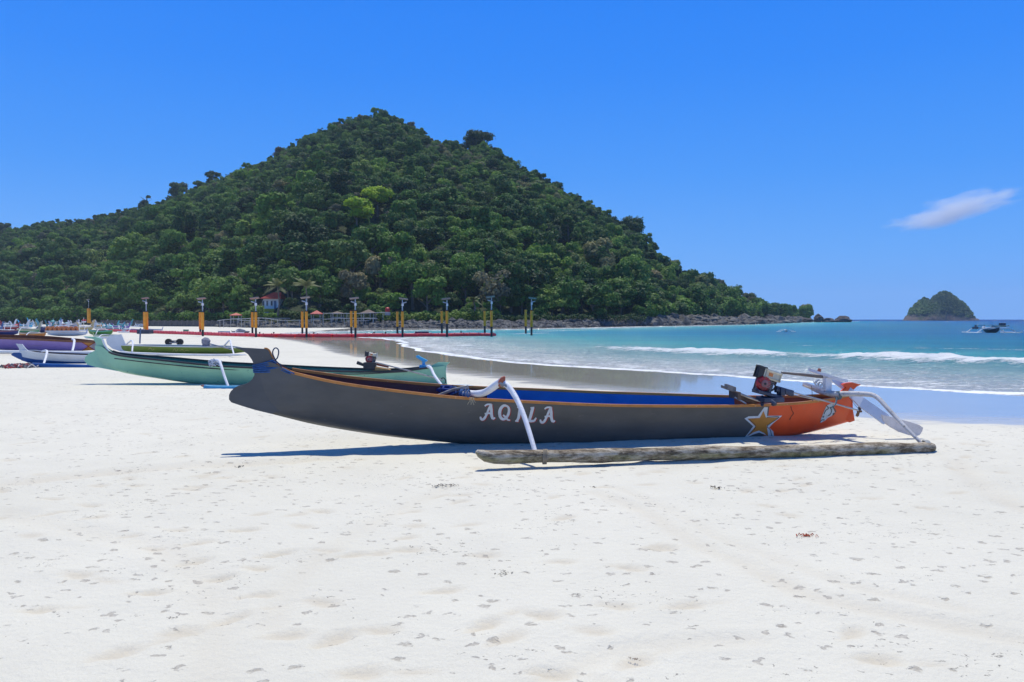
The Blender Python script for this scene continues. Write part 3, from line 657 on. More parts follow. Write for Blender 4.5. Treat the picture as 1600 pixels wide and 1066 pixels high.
for px in np.arange(160, 1246, .85):
    for _ in range(4):
        q = px + rg.uniform(-1, 1); D0 = EYE * F / (BELT_Y(q) - HZ); H = BELT_H(q); f = rg.uniform(0, 1); dep = max(5.5, (base_d(q) - D0) * .8)
        y = D0 + f * dep; s = rg.uniform(.2, .5) * rg.choice([.7, 1.0, 1.5, 2.1], p=[.4, .35, .18, .07]) * (1 + .8 * (q > 980)) * (y / 150) ** .5; z = H * (f ** .7) * rg.uniform(.75, 1.02) - .15
        V = rock_verts(rg, s) + np.array([(q - CW) / F * y, y, z]); Vs.append(V); Fs.append(ICO_F + n); n += len(V); rv += [np.clip(rg.normal(.5, .22), 0, 1)] * len(V)
o = mesh('rock_belt', np.vstack(Vs), np.vstack(Fs), m_rock, smooth=False); a = o.data.attributes.new('rv', 'FLOAT', 'POINT'); a.data.foreach_set('value', np.array(rv, np.float32))
tag(o, 'belt of grey stones heaped between the beach and the forested hill', 'rocks', kind='stuff')
# the core of the berm
bp = np.arange(155, 1250, 12.); prof = [(-.05, -.4), (0, .0), (.35, .45), (.75, .8), (1.1, .9), (1.6, .5)]
BX, BY, BZ = [], [], []
for f, hh in prof:
    D0 = EYE * F / (BELT_Y(bp) - HZ) + .8; dep = np.maximum(5.5, (np.interp(bp, D_PX, D_B) - D0)); y = D0 + f * dep
    BX.append((bp - CW) / F * y); BY.append(y); BZ.append(BELT_H(bp) * hh - .3)
o, _u = grid_mesh('stone_bank', np.array(BX), np.array(BY), np.array(BZ), m_rock); tag(o, kind='structure')
# boulders one can tell apart
ico3 = bmesh.new(); bmesh.ops.create_icosphere(ico3, subdivisions=3, radius=1); I3V = np.array([v.co[:] for v in ico3.verts]); I3F = np.array([[v.index for v in f.verts] for f in ico3.faces]); ico3.free()
def boulder(cx, cy, z, sx, sy, sz, seed, label, mat, name='boulder', group=None, cat='rock'):
    u = I3V; n1 = fbm((u[:, 0] + 3) * 1.4 + seed, (u[:, 1] + u[:, 2] * 1.7 + 5) * 1.4, 4, seed) - .5; n2 = np.abs(fbm((u[:, 2] + 3) * 2.5, (u[:, 0] - u[:, 1] + 5) * 2.5 + seed, 3, seed + 9) - .5)
    V = u * (1 + .75 * n1 - .55 * n2)[:, None] * np.array([sx, sy, sz])
    o = mesh(name, V, I3F, mat, smooth=False, world=False); o.location = (cx, cy, z)
    a = o.data.attributes.new('rv', 'FLOAT', 'POINT'); a.data.foreach_set('value', np.full(len(V), random.Random(seed).uniform(.2, .7), np.float32))
    return tag(o, label, cat, group)
k = 0
BX_ = [965, 990, 1012, 1030, 1052, 1062, 1070, 1088, 1104, 1112, 1124, 1140, 1158, 1176]; ORD = 'first second third fourth fifth sixth seventh eighth ninth tenth eleventh twelfth thirteenth fourteenth'.split()
for px, py, wpx, hpx in ((1012, 505, 13, 8), (1030, 503, 16, 9), (1052, 504, 20, 10), (1070, 501, 14, 9), (1088, 506, 17, 8), (1104, 502, 18, 9), (1124, 505, 16, 8), (1140, 502, 16, 7), (1158, 505, 18, 6), (1176, 504, 16, 5), (990, 507, 12, 6), (1062, 508, 15, 5), (965, 508, 10, 5), (1112, 509, 14, 4)):
    D = EYE * F / (BELT_Y(px) - HZ) - 1 + (509 - py) * 1.3; g = at(px, py, D); boulder(g.x, g.y, max(g.z, .1), wpx / 2 / F * D, wpx / 2 / F * D * .8, hpx / 2 / F * D, 20 + k, '%s %s grey boulder from the left in the rock heap by the headland' % (ORD[sorted(BX_).index(px)], ('flat' if hpx < 6.5 else 'tall') if wpx < 16 else 'broad'), m_rock); k += 1
D = 420
for px, py, w_, h_, lb in ((1262, 499.5, 16, 6, 'low brown rock just off the tip of the headland'), (1279, 498, 12, 13, 'pointed brown rock, tallest of those standing off the headland'), (1292, 500, 22, 8, 'middle brown rock in the row standing off the headland'), (1317, 498.5, 26, 11, 'rounded brown rock, outermost of those standing off the headland'), (1240, 499, 24, 7, 'flat grey rock shelf at the tip of the headland')):
    g = at(px, py, D); boulder(g.x, g.y, g.z - .5, w_ / 2 / F * D * 1.1, 4, h_ / 2 / F * D * 1.2, 50 + k, lb, m_dark, 'sea_rock'); k += 1
# rocky shelf under the headland
g0, g1 = at(1186, 501, 400), at(1262, 501, 440); b = MB(); pr = []
HS = np.linspace(0, 1, 40); sx = np.linspace(g0.x, g1.x, 40); sy = np.linspace(g0.y, g1.y, 40); X = np.array([sx] * 5); Y = np.array([sy - 2, sy, sy + 6, sy + 20, sy + 40]); Z = np.array([np.full(40, -1), 1.2 + 1.3 * vnoise(HS * 40, HS * 0, 3), 2.4 + 1.5 * vnoise(HS * 35, HS * 0, 4), 2.6 + vnoise(HS * 30, HS, 5), np.full(40, -1.)])
o, _u = grid_mesh('headland_shelf', X, Y, Z, m_dark); tag(o, kind='structure')

# ---- the island
isl = thing('island', 'small steep rocky island with green scrub, alone on the horizon at the right', 'island', tuple(at(1469, 499.5, 900)))
PXI = [1408, 1414, 1424, 1434, 1444, 1448, 1453, 1460, 1468, 1476, 1484, 1494, 1505, 1514, 1522, 1532]; PYI = [500.5, 494, 481, 471, 465.5, 467, 470, 462, 457, 455, 459, 466, 473, 483, 493, 500.5]
PXF = np.linspace(1408, 1532, 60); _j = np.random.default_rng(21).uniform(-1.5, 1.3, 60); _j[[0, -1]] = 0; PYI = list(np.interp(PXF, PXI, PYI) + _j); PXI = list(PXF)
ip = np.linspace(1407, 1533, 150); iv = np.linspace(-1, 1, 50); IPX, IV = np.meshgrid(ip, iv); DI = 900 + IV * 45
IH = (HZ + 1 - np.interp(IPX, PXI, PYI)) / F * 900
sec = np.clip(1 - np.abs(IV) ** 1.5, 0, 1) ** .75; IZ = IH * sec * (1 + .75 * (fbm(IPX * .12, IV * 6, 4, 3) - .5) * np.clip(1.25 - sec, .12, 1)) + 2.6 * (fbm(IPX * .45, IV * 14, 3, 6) - .5) * np.clip(IH / 8, 0, 1) - .6
m_isl, t, p = newmat('island_ground')
ge = t.nodes.new('ShaderNodeNewGeometry'); sx_ = t.nodes.new('ShaderNodeSeparateXYZ'); t.links.new(ge.outputs['Position'], sx_.inputs[0])
hh = _math(t, 'ADD', _math(t, 'MULTIPLY', sx_.outputs[2], .06), _math(t, 'MULTIPLY', _noise(t, .06, 5, .65), 1.2))
c = _ramp(t, hh, [(.50, (.13, .10, .085)), (.75, (.24, .18, .13)), (.92, (.10, .11, .05)), (1, (.07, .10, .04))]); t.links.new(c, p.inputs['Base Color']); p.inputs['Roughness'].default_value = 1
t.links.new(_bump(t, _noise(t, .16, 6, .7), 1.0, 12), p.inputs['Normal'])
IX = (1469 - CW) / F * DI + (IPX - 1469) / F * 900 * np.sqrt(1 - .85 * IV ** 2)
o, _u = grid_mesh('rock_mass', IX, DI, IZ, m_isl, parent=isl)
rg = np.random.default_rng(8); P_, N_ = [], []
for i in range(11000):
    a, v = rg.uniform(1416, 1526), rg.uniform(-.85, .3); f = 1 - abs(v) ** 1.5; z = float(np.interp(a, PXI, PYI)); z = (HZ + 1 - z) / F * 900 * max(f, 0) ** .75
    if z < 2 + 5 * rg.uniform() + 9 * vnoise(np.array(a * .15), np.array(v * 3.), 4): continue
    P_.append(((1469 - CW) / F * (900 + v * 45) + (a - 1469) / F * 900 * math.sqrt(1 - .85 * v * v) + rg.normal(0, .4), 900 + v * 45, z + rg.uniform(-.4, 1.4))); nn = np.array([rg.normal() * .6, -.5 + rg.normal() * .6, 1]); N_.append(nn / np.linalg.norm(nn))
V, Q = leaf_quads(np.array(P_), np.array(N_), 1.25, rg)
o = mesh('scrub', V, Q, leaf_material('island_leaves', [(0, (.075, .15, .035)), (1, (.085, .16, .035))]), isl, smooth=False); a = o.data.attributes.new('leafv', 'FLOAT', 'POINT'); a.data.foreach_set('value', np.repeat(rg.uniform(0, .8, len(P_)), 4).astype(np.float32)); o['kind'] = 'stuff'

# ---- shrubs on the bank
rg = np.random.default_rng(12)
def bush_row(px0, px1, py0, py1, n_, mat, label, sd_, size=.28):
    P_, N_ = [], []
    for i in range(n_):
        a = rg.uniform(px0, px1); D = base_d(a) - 1 + rg.uniform(-3, 3); f = fbm(np.array(a * .09), np.array(D * .3), 3, sd_); top = py1 + (py0 - py1) * (.45 + .75 * float(f)) ; y_ = py1 + (top - py1) * math.sqrt(rg.uniform())
        q = at(a, y_, D); P_.append(q[:]); nn = np.array([rg.normal() * .7, -.4 + rg.normal() * .6, .9]); N_.append(nn / np.linalg.norm(nn))
    V, Q = leaf_quads(np.array(P_), np.array(N_), size, rg); o = mesh('undergrowth', V, Q, mat, smooth=False)
    a = o.data.attributes.new('leafv', 'FLOAT', 'POINT'); a.data.foreach_set('value', np.repeat(rg.uniform(0, 1, n_), 4).astype(np.float32)); tag(o, label, 'bushes', kind='stuff')
bush_row(392, 412, 478, 498, 900, LEAF, 'shrubs on the slope left of the red roofed house', 7)
bush_row(434, 470, 484, 500, 1300, LEAF_DARK, 'shrubs on the slope right of the red roofed house', 8)
bush_row(410, 436, 488.5, 499, 900, LEAF, 'low shrubs on the slope below the red roofed house', 9)
bush_row(588, 765, 484, 506, 4200, LEAF_MID, 'light green ground shrubs on the bank behind the stones, middle of the picture', 1)
bush_row(765, 1010, 490, 505, 3200, LEAF, 'dark low shrubs under the forest right of the piles', 2)
bush_row(1010, 1190, 470, 500, 5000, LEAF, 'shrubs on the rocky foot of the right headland', 3, .5)
bush_row(500, 590, 487, 508, 1400, LEAF_DARK, 'dark shrubs beside the small pavilion on the bank', 4)
bush_row(160, 400, 487, 502, 4200, LEAF, 'shrubs behind the long stone wall at the left', 5, .34)
bush_row(-60, 160, 478, 502, 4200, LEAF, 'shrubs at the far left behind the crowded boats', 6, .42)

# ---- long low wall, house, pavilions, railings
WHITE = paint('white_paint', (.78, .77, .74), .5, .12, chips=.25, wearcol=(.45, .42, .38))
GREYW = paint('weathered_wood', (.40, .38, .35), .8, .35, scale=4, streak=(1, 1, 8))
STONE = paint('stone_wall', (.09, .085, .08), .9, .4, scale=1.5, bump=.6)
w = thing('stone_wall', 'long low dark stone wall at the back of the beach left of the house', 'wall', tuple(at(270, 506, 172)))
a0, a1 = at(160, 505, 185), at(372, 504.5, 160)
for i in range(24):
    p0, p1 = a0.lerp(a1, i / 24), a0.lerp(a1, (i + 1) / 24); d = (p1 - p0) * .5; b = MB(); zt = .55 + .12 * (i % 3 == 0)
    b.box(Vector(((p0.x + p1.x) / 2, (p0.y + p1.y) / 2, .45)), (d.x * .985, d.y * .985, 0), (0, .28, 0), (0, 0, .80), bev=.04); b.build('wall_panel', STONE, w)
for i in range(25):
    p0 = a0.lerp(a1, i / 24); b = MB(); b.box((p0.x, p0.y - .1, .75), (.2, 0, 0), (0, .34, 0), (0, 0, .62), bev=.03); b.build('wall_pillar', paint('pale_stone', (.13, .12, .11), .9, .3), w)
ROOFR = paint('red_roof_tiles', (.52, .06, .035), .6, .35, scale=1.2, bump=.4)
def house():
    D = 170; g = at(419, 483, D); H = thing('house', 'small white house with red hipped roof among the trees at the foot of the hill', 'house', tuple(g))
    k = D / F
    def P(px, py, dy=0): q = at(px, py, D); return Vector((q.x, q.y + dy, q.z))
    x0, x1, zb, zt = P(407, 0).x, P(433, 0).x, P(0, 484).z, P(0, 466.5).z
    b = MB(); b.box(((x0 + x1) / 2, D + 2.2, (zb + zt) / 2 - 1), ((x1 - x0) / 2, 0, 0), (0, 2.2, 0), (0, 0, (zt - zb) / 2 + 1)); b.build('wall', WHITE, H)
    b = MB(); e = .45; zr = P(0, 456.5).z; xa, xb, ya, yb = x0 - e, x1 + e, D - e - .3, D + 4.9; r0, r1, ym = x0 + 1.6, x1 - .2, D + 2.2
    V = [(xa, ya, zt), (xb, ya, zt), (xb, yb, zt), (xa, yb, zt), (r0, ym, zr), (r1, ym, zr), (xa, ya, zt - .1), (xb, ya, zt - .1), (xb, yb, zt - .1), (xa, yb, zt - .1)]
    b.add(V, [(0, 1, 5, 4), (1, 2, 5), (2, 3, 4, 5), (3, 0, 4), (6, 9, 8, 7), (0, 6, 7, 1), (1, 7, 8, 2), (2, 8, 9, 3), (3, 9, 6, 0)]); rf = b.build('roof', ROOFR, H)
    for i in range(9):   # raised tile rows
        f = i / 9; b = MB(); za = zt + (zr - zt) * f; xl, xr = xa + (r0 - xa) * f, xb + (r1 - xb) * f; yy = ya + (ym - ya) * f
        b.box(((xl + xr) / 2, yy, za + .03), ((xr - xl) / 2, 0, 0), (0, .05, 0), (0, 0, .035)); b.build('tile_row', ROOFR, rf)
    for px_, w_ in ((411.5, 1.3), (417.5, 1.1), (424.5, 1.5)):
        q = P(px_, 474); fr = MB(); fr.box((q.x, D - .03, q.z), (w_ * k * 1.15, 0, 0), (0, .05, 0), (0, 0, 4.2 * k)); wn = fr.build('window', paint('window_frame', (.5, .48, .45), .6), H)
        fr = MB(); fr.box((q.x, D - .09, q.z), (w_ * k * .8, 0, 0), (0, .02, 0), (0, 0, 3.4 * k)); fr.build('pane', paint('dark_glass', (.02, .025, .03), .15), wn)
    q = P(430, 476.5); fr = MB(); fr.box((q.x, D - .03, q.z), (1.6 * k, 0, 0), (0, .05, 0), (0, 0, 6.5 * k)); fr.build('door', paint('door_blue', (.10, .14, .22), .5), H)
    g = P(423, 486); bl = MB()
    bl.tube([P(414, 484, -1.0), P(416, 482.5, -1.0), P(423, 482.3, -1.0), P(430, 482.6, -1.0), P(432, 484.5, -1.0), P(423, 488, -1.0)], .28, 6); 
    o = bl.build('sign', paint('yellow_banner', (.55, .42, .03), .6), None, smooth=True)
    bpy.data.objects.remove(o)
    bb = MB(); bb.box(P(423, 485.2, -1.2), (8.2 * k, 0, 0), (0, .15, 0), (0, 0, 2.6 * k), bev=.1); tag(bb.build('yellow_banner', paint('yellow_banner', (.55, .42, .03), .6)), 'yellow banner hanging in front of the red roofed house', 'banner')
house()
def pavilion(px, py_top, py_eave, py_base, wpx, D, col, label, name='pavilion'):
    g = at(px, py_base, D); r = thing(name, label, 'pavilion', tuple(g)); k = D / F; hw = wpx / 2 * k; ze = at(px, py_eave, D).z; zt = at(px, py_top, D).z
    b = MB(); V = [(g.x - hw, D - hw, ze), (g.x + hw, D - hw, ze), (g.x + hw, D + hw, ze), (g.x - hw, D + hw, ze), (g.x, D, zt)]
    V += [(v[0], v[1], v[2] - .12) for v in V[:4]]; b.add(V, [(0, 1, 4), (1, 2, 4), (2, 3, 4), (3, 0, 4), (5, 8, 7, 6), (0, 5, 6, 1), (1, 6, 7, 2), (2, 7, 8, 3), (3, 8, 5, 0)]); b.build('roof', paint('roof_' + name + str(px), col, .7, .3), r)
    for i in (-1, 1):
        for j in (-1, 1):
            b = MB(); b.tube([(g.x + i * hw * .8, D + j * hw * .8, g.z - .5), (g.x + i * hw * .8, D + j * hw * .8, ze)], .09, 6); b.build('post', GREYW, r)
    b = MB(); b.box((g.x, D, g.z + .35), (hw * .75, 0, 0), (0, hw * .75, 0), (0, 0, .08)); b.build('platform', GREYW, r)
    return r
pavilion(495, 485, 490.5, 501, 17, 150, (.50, .10, .08), 'little pavilion with faded red pyramid roof on the bank right of the palm')
pavilion(576, 483.5, 489.5, 500, 24, 152, (.10, .06, .05), 'dark roofed hut half hidden behind the shrubs, left of the red tub')
pavilion(369, 489, 492.5, 501, 15, 155, (.55, .14, .10), 'small shelter with drooping red cloth roof left of the house')
pavilion(527, 486.5, 490, 499, 20, 151, (.13, .09, .07), 'open thatched shelter between the red pavilion and the dark hut')
D = 150; g = at(605.5, 484.5, D)
b = MB(); b.tube([g + Vector((0, 0, z)) for z in (-.45, -.4, .0, .35, .5)], [.30, .42, .52, .42, .2], 12); ob = b.build('red_tub', paint('red_plastic', (.55, .015, .012), .4, .1), smooth=True); tag(ob, 'round red tub standing on the bank among the green shrubs', 'tub')
b = MB(); b.box(g + Vector((0, 0, -.75)), (.5, 0, 0), (0, .5, 0), (0, 0, .3), bev=.05); tag(b.build('crate', GREYW), 'grey crate under the red tub on the bank', 'crate')
def railing(pts_px, D, label, posts=8, h=.0, mat=None):
    P0 = [at(a, b_, D) for a, b_ in pts_px]; r = thing('railing', label, 'railing', tuple(P0[0]))
    C = crom(P0, 6); b = MB(); b.tube(C, .055, 6); b.build('rail', mat or paint('pale_rail', (.5, .49, .46), .7), r, smooth=True)
    for i in range(posts):
        f = (i + .5) / posts; q = Vector(C[int(f * (len(C) - 1))]); b = MB(); b.tube([(q.x, q.y + .1, q.z - 1.5), (q.x, q.y + .1, q.z + .1)], .06, 5); b.build('post', mat or GREYW, r)
railing([(505, 489.5), (550, 490), (608, 488)], 147, 'upper pale handrail beside the red pavilion'); railing([(505, 499), (545, 497.5), (590, 498)], 144, 'lower pale handrail beside the red pavilion')
railing([(370, 499), (410, 497), (440, 500.5), (500, 500)], 143, 'pale handrail along the bank below the house', 9); railing([(340, 501), (360, 499), (395, 497.8)], 146, 'pale rail left of the house bank', 5)
def deck(px0, px1, py, D, label):
    g = at((px0 + px1) / 2, py, D); r = thing('deck', label, 'deck', tuple(g)); n_ = int((px1 - px0) / 3)
    for i in range(n_):
        q = at(px0 + (px1 - px0) * (i + .5) / n_, py, D); b = MB(); b.box(q, (1.35 / F * D, 0, 0), (0, 1.5, 0), (0, 0, .07)); b.build('plank', GREYW, r)
    for i in range(4):
        q = at(px0 + (px1 - px0) * (i + .5) / 4, py, D); b = MB(); b.tube([(q.x, q.y, q.z - 2), (q.x, q.y, q.z - .05)], .1, 6); b.build('post', GREYW, r)
deck(378, 412, 501, 146, 'timber deck on posts at the foot of the bank left of the house'); deck(414, 450, 497.5, 150, 'timber deck on posts below the house'); deck(545, 575, 501, 146, 'timber deck on posts under the dark hut')
# ---- palms
PALM_L = leaf_material('palm_leaves', [(0, (.12, .15, .07)), (1, (.15, .18, .09))], .25)
def palm(px, py_crown, py_base, D, R, label, seed):
    g = at(px, py_base, D); top = at(px, py_crown, D); r = thing('palm_tree', label, 'palm tree', tuple(g)); rg = random.Random(seed)
    b = MB(); h = top.z - g.z; b.tube(crom([g + Vector((0, 0, -.5)), g + Vector((.3, 0, h * .4)), g + Vector((.1, 0, h * .8)), top], 5), [.20 - .008 * i for i in range(16)], 8); b.build('trunk', BARK, r, smooth=True)
    for k in range(13):
        a = k * 2.399 + rg.uniform(-.2, .2); el = rg.uniform(-.1, 1.15) if k > 3 else rg.uniform(.9, 1.4); L = R * rg.uniform(.85, 1.1); pts_ = []
        for j in range(9):
            s = j / 8; rr_ = L * (math.cos(el) * s + .12 * s * s); z = L * (math.sin(el) * s * .85 - (.16 + .26 * math.cos(el)) * s * s * 1.1); pts_.append(Vector((top.x + math.cos(a) * rr_, top.y + math.sin(a) * rr_, top.z + z)))
        b = MB(); b.tube(pts_, [.045 * (1 - j / 10) for j in range(9)], 4)
        side = Vector((-math.sin(a), math.cos(a), 0)); C = crom(pts_, 4)
        for j in range(2, len(C)):
            p0 = Vector(C[j]); d = (Vector(C[j]) - Vector(C[j - 1])).normalized(); s = j / len(C); ln = R * .19 * math.sin(PI * min(1, s * .85 + .12)) + .1
            for sg_ in (-1, 1):
                e = p0 + side * sg_ * ln + d * ln * .55 - Vector((0, 0, ln * .45)); wv = d * .04
                b.add([p0 - wv, p0 + wv, e + wv * .3, e - wv * .3], [(0, 1, 2, 3)])
        o = b.build('frond', PALM_L, r); av = o.data.attributes.new('leafv', 'FLOAT', 'POINT'); av.data.foreach_set('value', np.full(len(o.data.vertices), rg.uniform(.3, 1), np.float32))
palm(478, 447, 490, 146, 3.2, 'tall coconut palm with spreading fronds right of the red roofed house', 1)
palm(434, 447, 490, 153, 2.9, 'coconut palm standing directly behind the right end of the red roofed house', 2)
palm(740, 470, 492, 156, 1.8, 'small dry palm on the bank left of the last two pairs of piles', 3)

# ================================================================= JETTY, PILES, LAMPS
RED = paint('red_pontoon', (.80, .028, .045), .5, .25, scale=1.5); PINKT = paint('pontoon_top', (.62, .12, .13), .6, .3, scale=1.2)
JP = [gp(166, 517.3), gp(230, 520.4), gp(300, 522.8), gp(360, 525), gp(420, 526.4), gp(480, 526.6), gp(540, 526.4), gp(620, 525.7), gp(690, 525.2), gp(769, 524.4)]
jc = crom(JP, 12); seg = np.linalg.norm(np.diff(jc, axis=0), axis=1); cum = np.concatenate([[0], np.cumsum(seg)])
jet = thing('floating_jetty', 'long red floating jetty of plastic pontoons lying across the beach into the shallows', 'jetty', tuple(JP[5]))
nj = int(cum[-1] / 1.55); 
def jp(s): return np.array([np.interp(s, cum, jc[:, k]) for k in range(3)])
pm = {}
for i in range(nj):
    s0 = cum[-1] * i / nj; s1 = cum[-1] * (i + 1) / nj; c_ = (jp(s0) + jp(s1)) / 2; d = jp(s1) - jp(s0); L = np.linalg.norm(d); ang = math.atan2(d[1], d[0])
    if 'box' not in pm:
        b = MB(); b.box((0, 0, .0), (L * .488, 0, 0), (0, 1.0, 0), (0, 0, .12), bev=.05); o = b.build('pontoon', RED, smooth=True); pm['box'] = o.data; bpy.data.objects.remove(o)
        b = MB(); b.box((0, 0, .145), (L * .45, 0, 0), (0, .9, 0), (0, 0, .02), bev=.012)
        for q in (-.3, .3): b.tube([(L * q, -.93, .10), (L * q, -.93, .24)], .04, 6)
        o = b.build('deck_pad', PINKT); pm['pad'] = o.data; bpy.data.objects.remove(o)
    o = bpy.data.objects.new('pontoon', pm['box']); COL.objects.link(o); o.parent = jet; o.location = Vector((c_[0], c_[1], .11 + .015 * math.sin(i * 2.1) + float(np.interp(c_[0], [-18, 2], [0, -.03])))) - jet.location; o.rotation_euler = (0, .01 * math.sin(i), ang); o.scale = (L / (cum[-1] / nj), 1, 1)
    q = bpy.data.objects.new('deck_pad', pm['pad']); COL.objects.link(q); q.parent = o
for i, px in enumerate((403, 425, 488, 583, 601, 668, 720)):   # little bollards on the jetty
    s = np.interp(px, [CW + F * v[0] / v[1] for v in jc], cum); c_ = jp(s); b = MB(); b.tube([(c_[0], c_[1] + .5, .20), (c_[0], c_[1] + .5, .34), (c_[0], c_[1] + .5, .42)], [.07, .05, .10], 8); b.build('cleat', paint('black_rubber', (.02, .02, .02), .6), jet)
YEL = paint('yellow_sleeve', (.86, .34, .01), .55, .25, scale=2, chips=.2, wearcol=(.35, .15, .03)); BLK = paint('black_pile', (.018, .017, .018), .55, .3, chips=.2, wearcol=(.10, .09, .08)); GALV = paint('galvanised', (.42, .44, .46), .4, .2, metallic=.5)
def pile(px, ybase, ytop, ymid, label, wpx=4.0, lamp=None, flip=1, group=None, nm='mooring_pile'):
    g = gp(px, ybase, -.05); D = g.y; k = D / F; r = thing(nm, label, 'lamp post' if lamp else 'pile', tuple(g), group); R = wpx / 2 * k
    zt, zm = at(px, ytop, D).z, at(px, ymid, D).z
    b = MB(); b.tube([(g.x, g.y, -.8), (g.x, g.y, zm)], R * .8, 14); b.build('pile_shaft', BLK, r, smooth=True)
    b = MB(); b.tube([(g.x, g.y, zm), (g.x, g.y, zm + .04), (g.x, g.y, zt - .06), (g.x, g.y, zt)], [R * .85, R, R, R * .93], 14); b.build('yellow_sleeve', YEL, r, smooth=True)
    b = MB(); b.tube([(g.x, g.y, zt), (g.x, g.y, zt + .08)], R * 1.1, 14); b.build('cap', BLK, r)
    if lamp:
        zl = at(px, lamp, D).z; b = MB(); b.tube([(g.x, g.y, zt + .08), (g.x, g.y, zl - .1)], [.06, .045], 8); b.build('lamp_pole', GALV, r, smooth=True)
        b = MB(); b.box((g.x - .1 * flip, g.y, zl), (.40, 0, .05 * flip), (0, .20, -.06), (0, 0, .022)); b.build('solar_panel', paint('solar_panel', (.16, .17, .18), .3, bump=0), r)
        b = MB(); b.box((g.x - .22 * flip, g.y - .05, zl - .35), (.16, 0, -.05 * flip), (0, .09, 0), (0, 0, .045), bev=.015); b.tube([(g.x, g.y, zl - .38), (g.x - .2 * flip, g.y, zl - .33)], .03, 6); b.build('lamp_head', GALV, r)
        b = MB(); b.box((g.x + .02, g.y - .02, zl - .55), (.09, 0, 0), (0, .08, 0), (0, 0, .12), bev=.02); b.build('battery_box', WHITE, r)
PL = [(139, 508.5, 482, 505, 468, None, 'leftmost yellow and black lamp pile behind the crowded boats'), (229, 521.5, 487.5, 518, 466, 226, 'lamp pile with a wide yellow sleeve, second from the left'),
      (317, 526.5, 488, 515.5, 466.5, 313, 'right pile with lamp of the third pair from the left'), (400, 528, 488, 512.5, 466, 394.5, 'lamp pile in front of the red roofed house'),
      (479, 528, 487, 513, 465, 472.5, 'lamp pile in front of the tall coconut palm'), (555.5, 528, 486, 512, 466, 549, 'lamp pile between the palm and the red tub'),
      (629, 527.3, 487, 511.5, 467, 621, 'lamp pile just right of the red tub'), (698.5, 526.8, 486, 506, 467, 690.5, 'lamp pile near the right part of the red jetty'),
      (768, 526.3, 485.5, 510.5, 464, 757.5, 'lamp pile at the right end of the red jetty'), (830.5, 524.5, 485.5, 511, 466, 821.5, 'rightmost lamp pile, standing free in the water')]
for i, (px, yb, yt, ym, yl, px2, lb) in enumerate(PL):
    pile(px, yb, yt, ym, lb, 4.2 if i > 1 else (5.6 if i == 1 else 5), yl, 1 if i not in (6, 9) else -1, nm='lamp_pile')
    if px2: pile(px2, yb - 3, yt - (1.5 if i == 9 else 0), ym - 1, lb.replace('lamp pile', 'plain yellow pile').replace('right pile with lamp', 'left plain pile').replace('with a wide yellow sleeve', 'half hidden behind its lamp pile'), 3.9, None)
b = MB(); g = gp(229, 521.8); b.box((g.x, g.y - .3, .2), (.7, 0, 0), (0, .5, 0), (0, 0, .25), bev=.06); tag(b.build('concrete_block', paint('dark_block', (.06, .07, .10), .8)), 'dark block around the foot of the second lamp pile from the left', 'block')
g = gp(661, 524.9); b = MB(); b.box((g.x, g.y - .9, .34), (.65, 0, 0), (0, .3, 0), (0, 0, .10), bev=.05); tag(b.build('float_bag', paint('navy_float', (.02, .035, .08), .6)), 'dark blue bag lying on the red jetty', 'bag')
# ================================================================= BOATS
class Frame:
    """a boat's own frame: u from bow to stern along the ground, v across (negative = towards the camera), w up"""
    def __init__(s, A, B):
        s.A = Vector((A[0], A[1], 0)); d = Vector((B[0] - A[0], B[1] - A[1], 0)); s.L = d.length; s.U = d.normalized(); s.N = Vector((-s.U.y, s.U.x, 0))
        if s.N.y < 0: s.N = -s.N
    def P(s, u, v, w): return s.A + s.U * u + s.N * v + Vector((0, 0, w))
    def uw(s, px, py, v=0.0):
        q = onp(px, py, s.A + s.N * v, s.N); return ((q - s.A).dot(s.U), q.z)
    def from_px(s, px, v=0.0, py=600): return s.uw(px, py, v)[0]
def interp_line(pts):
    P = sorted(pts); x = np.array([p[0] for p in P]); y = np.array([p[1] for p in P])
    # smooth monotone-ish: resample with Catmull-Rom then interp
    C = crom(list(zip(x, y)), 6); o = np.argsort(C[:, 0]); return lambda u: np.interp(u, C[o, 0], C[o, 1])
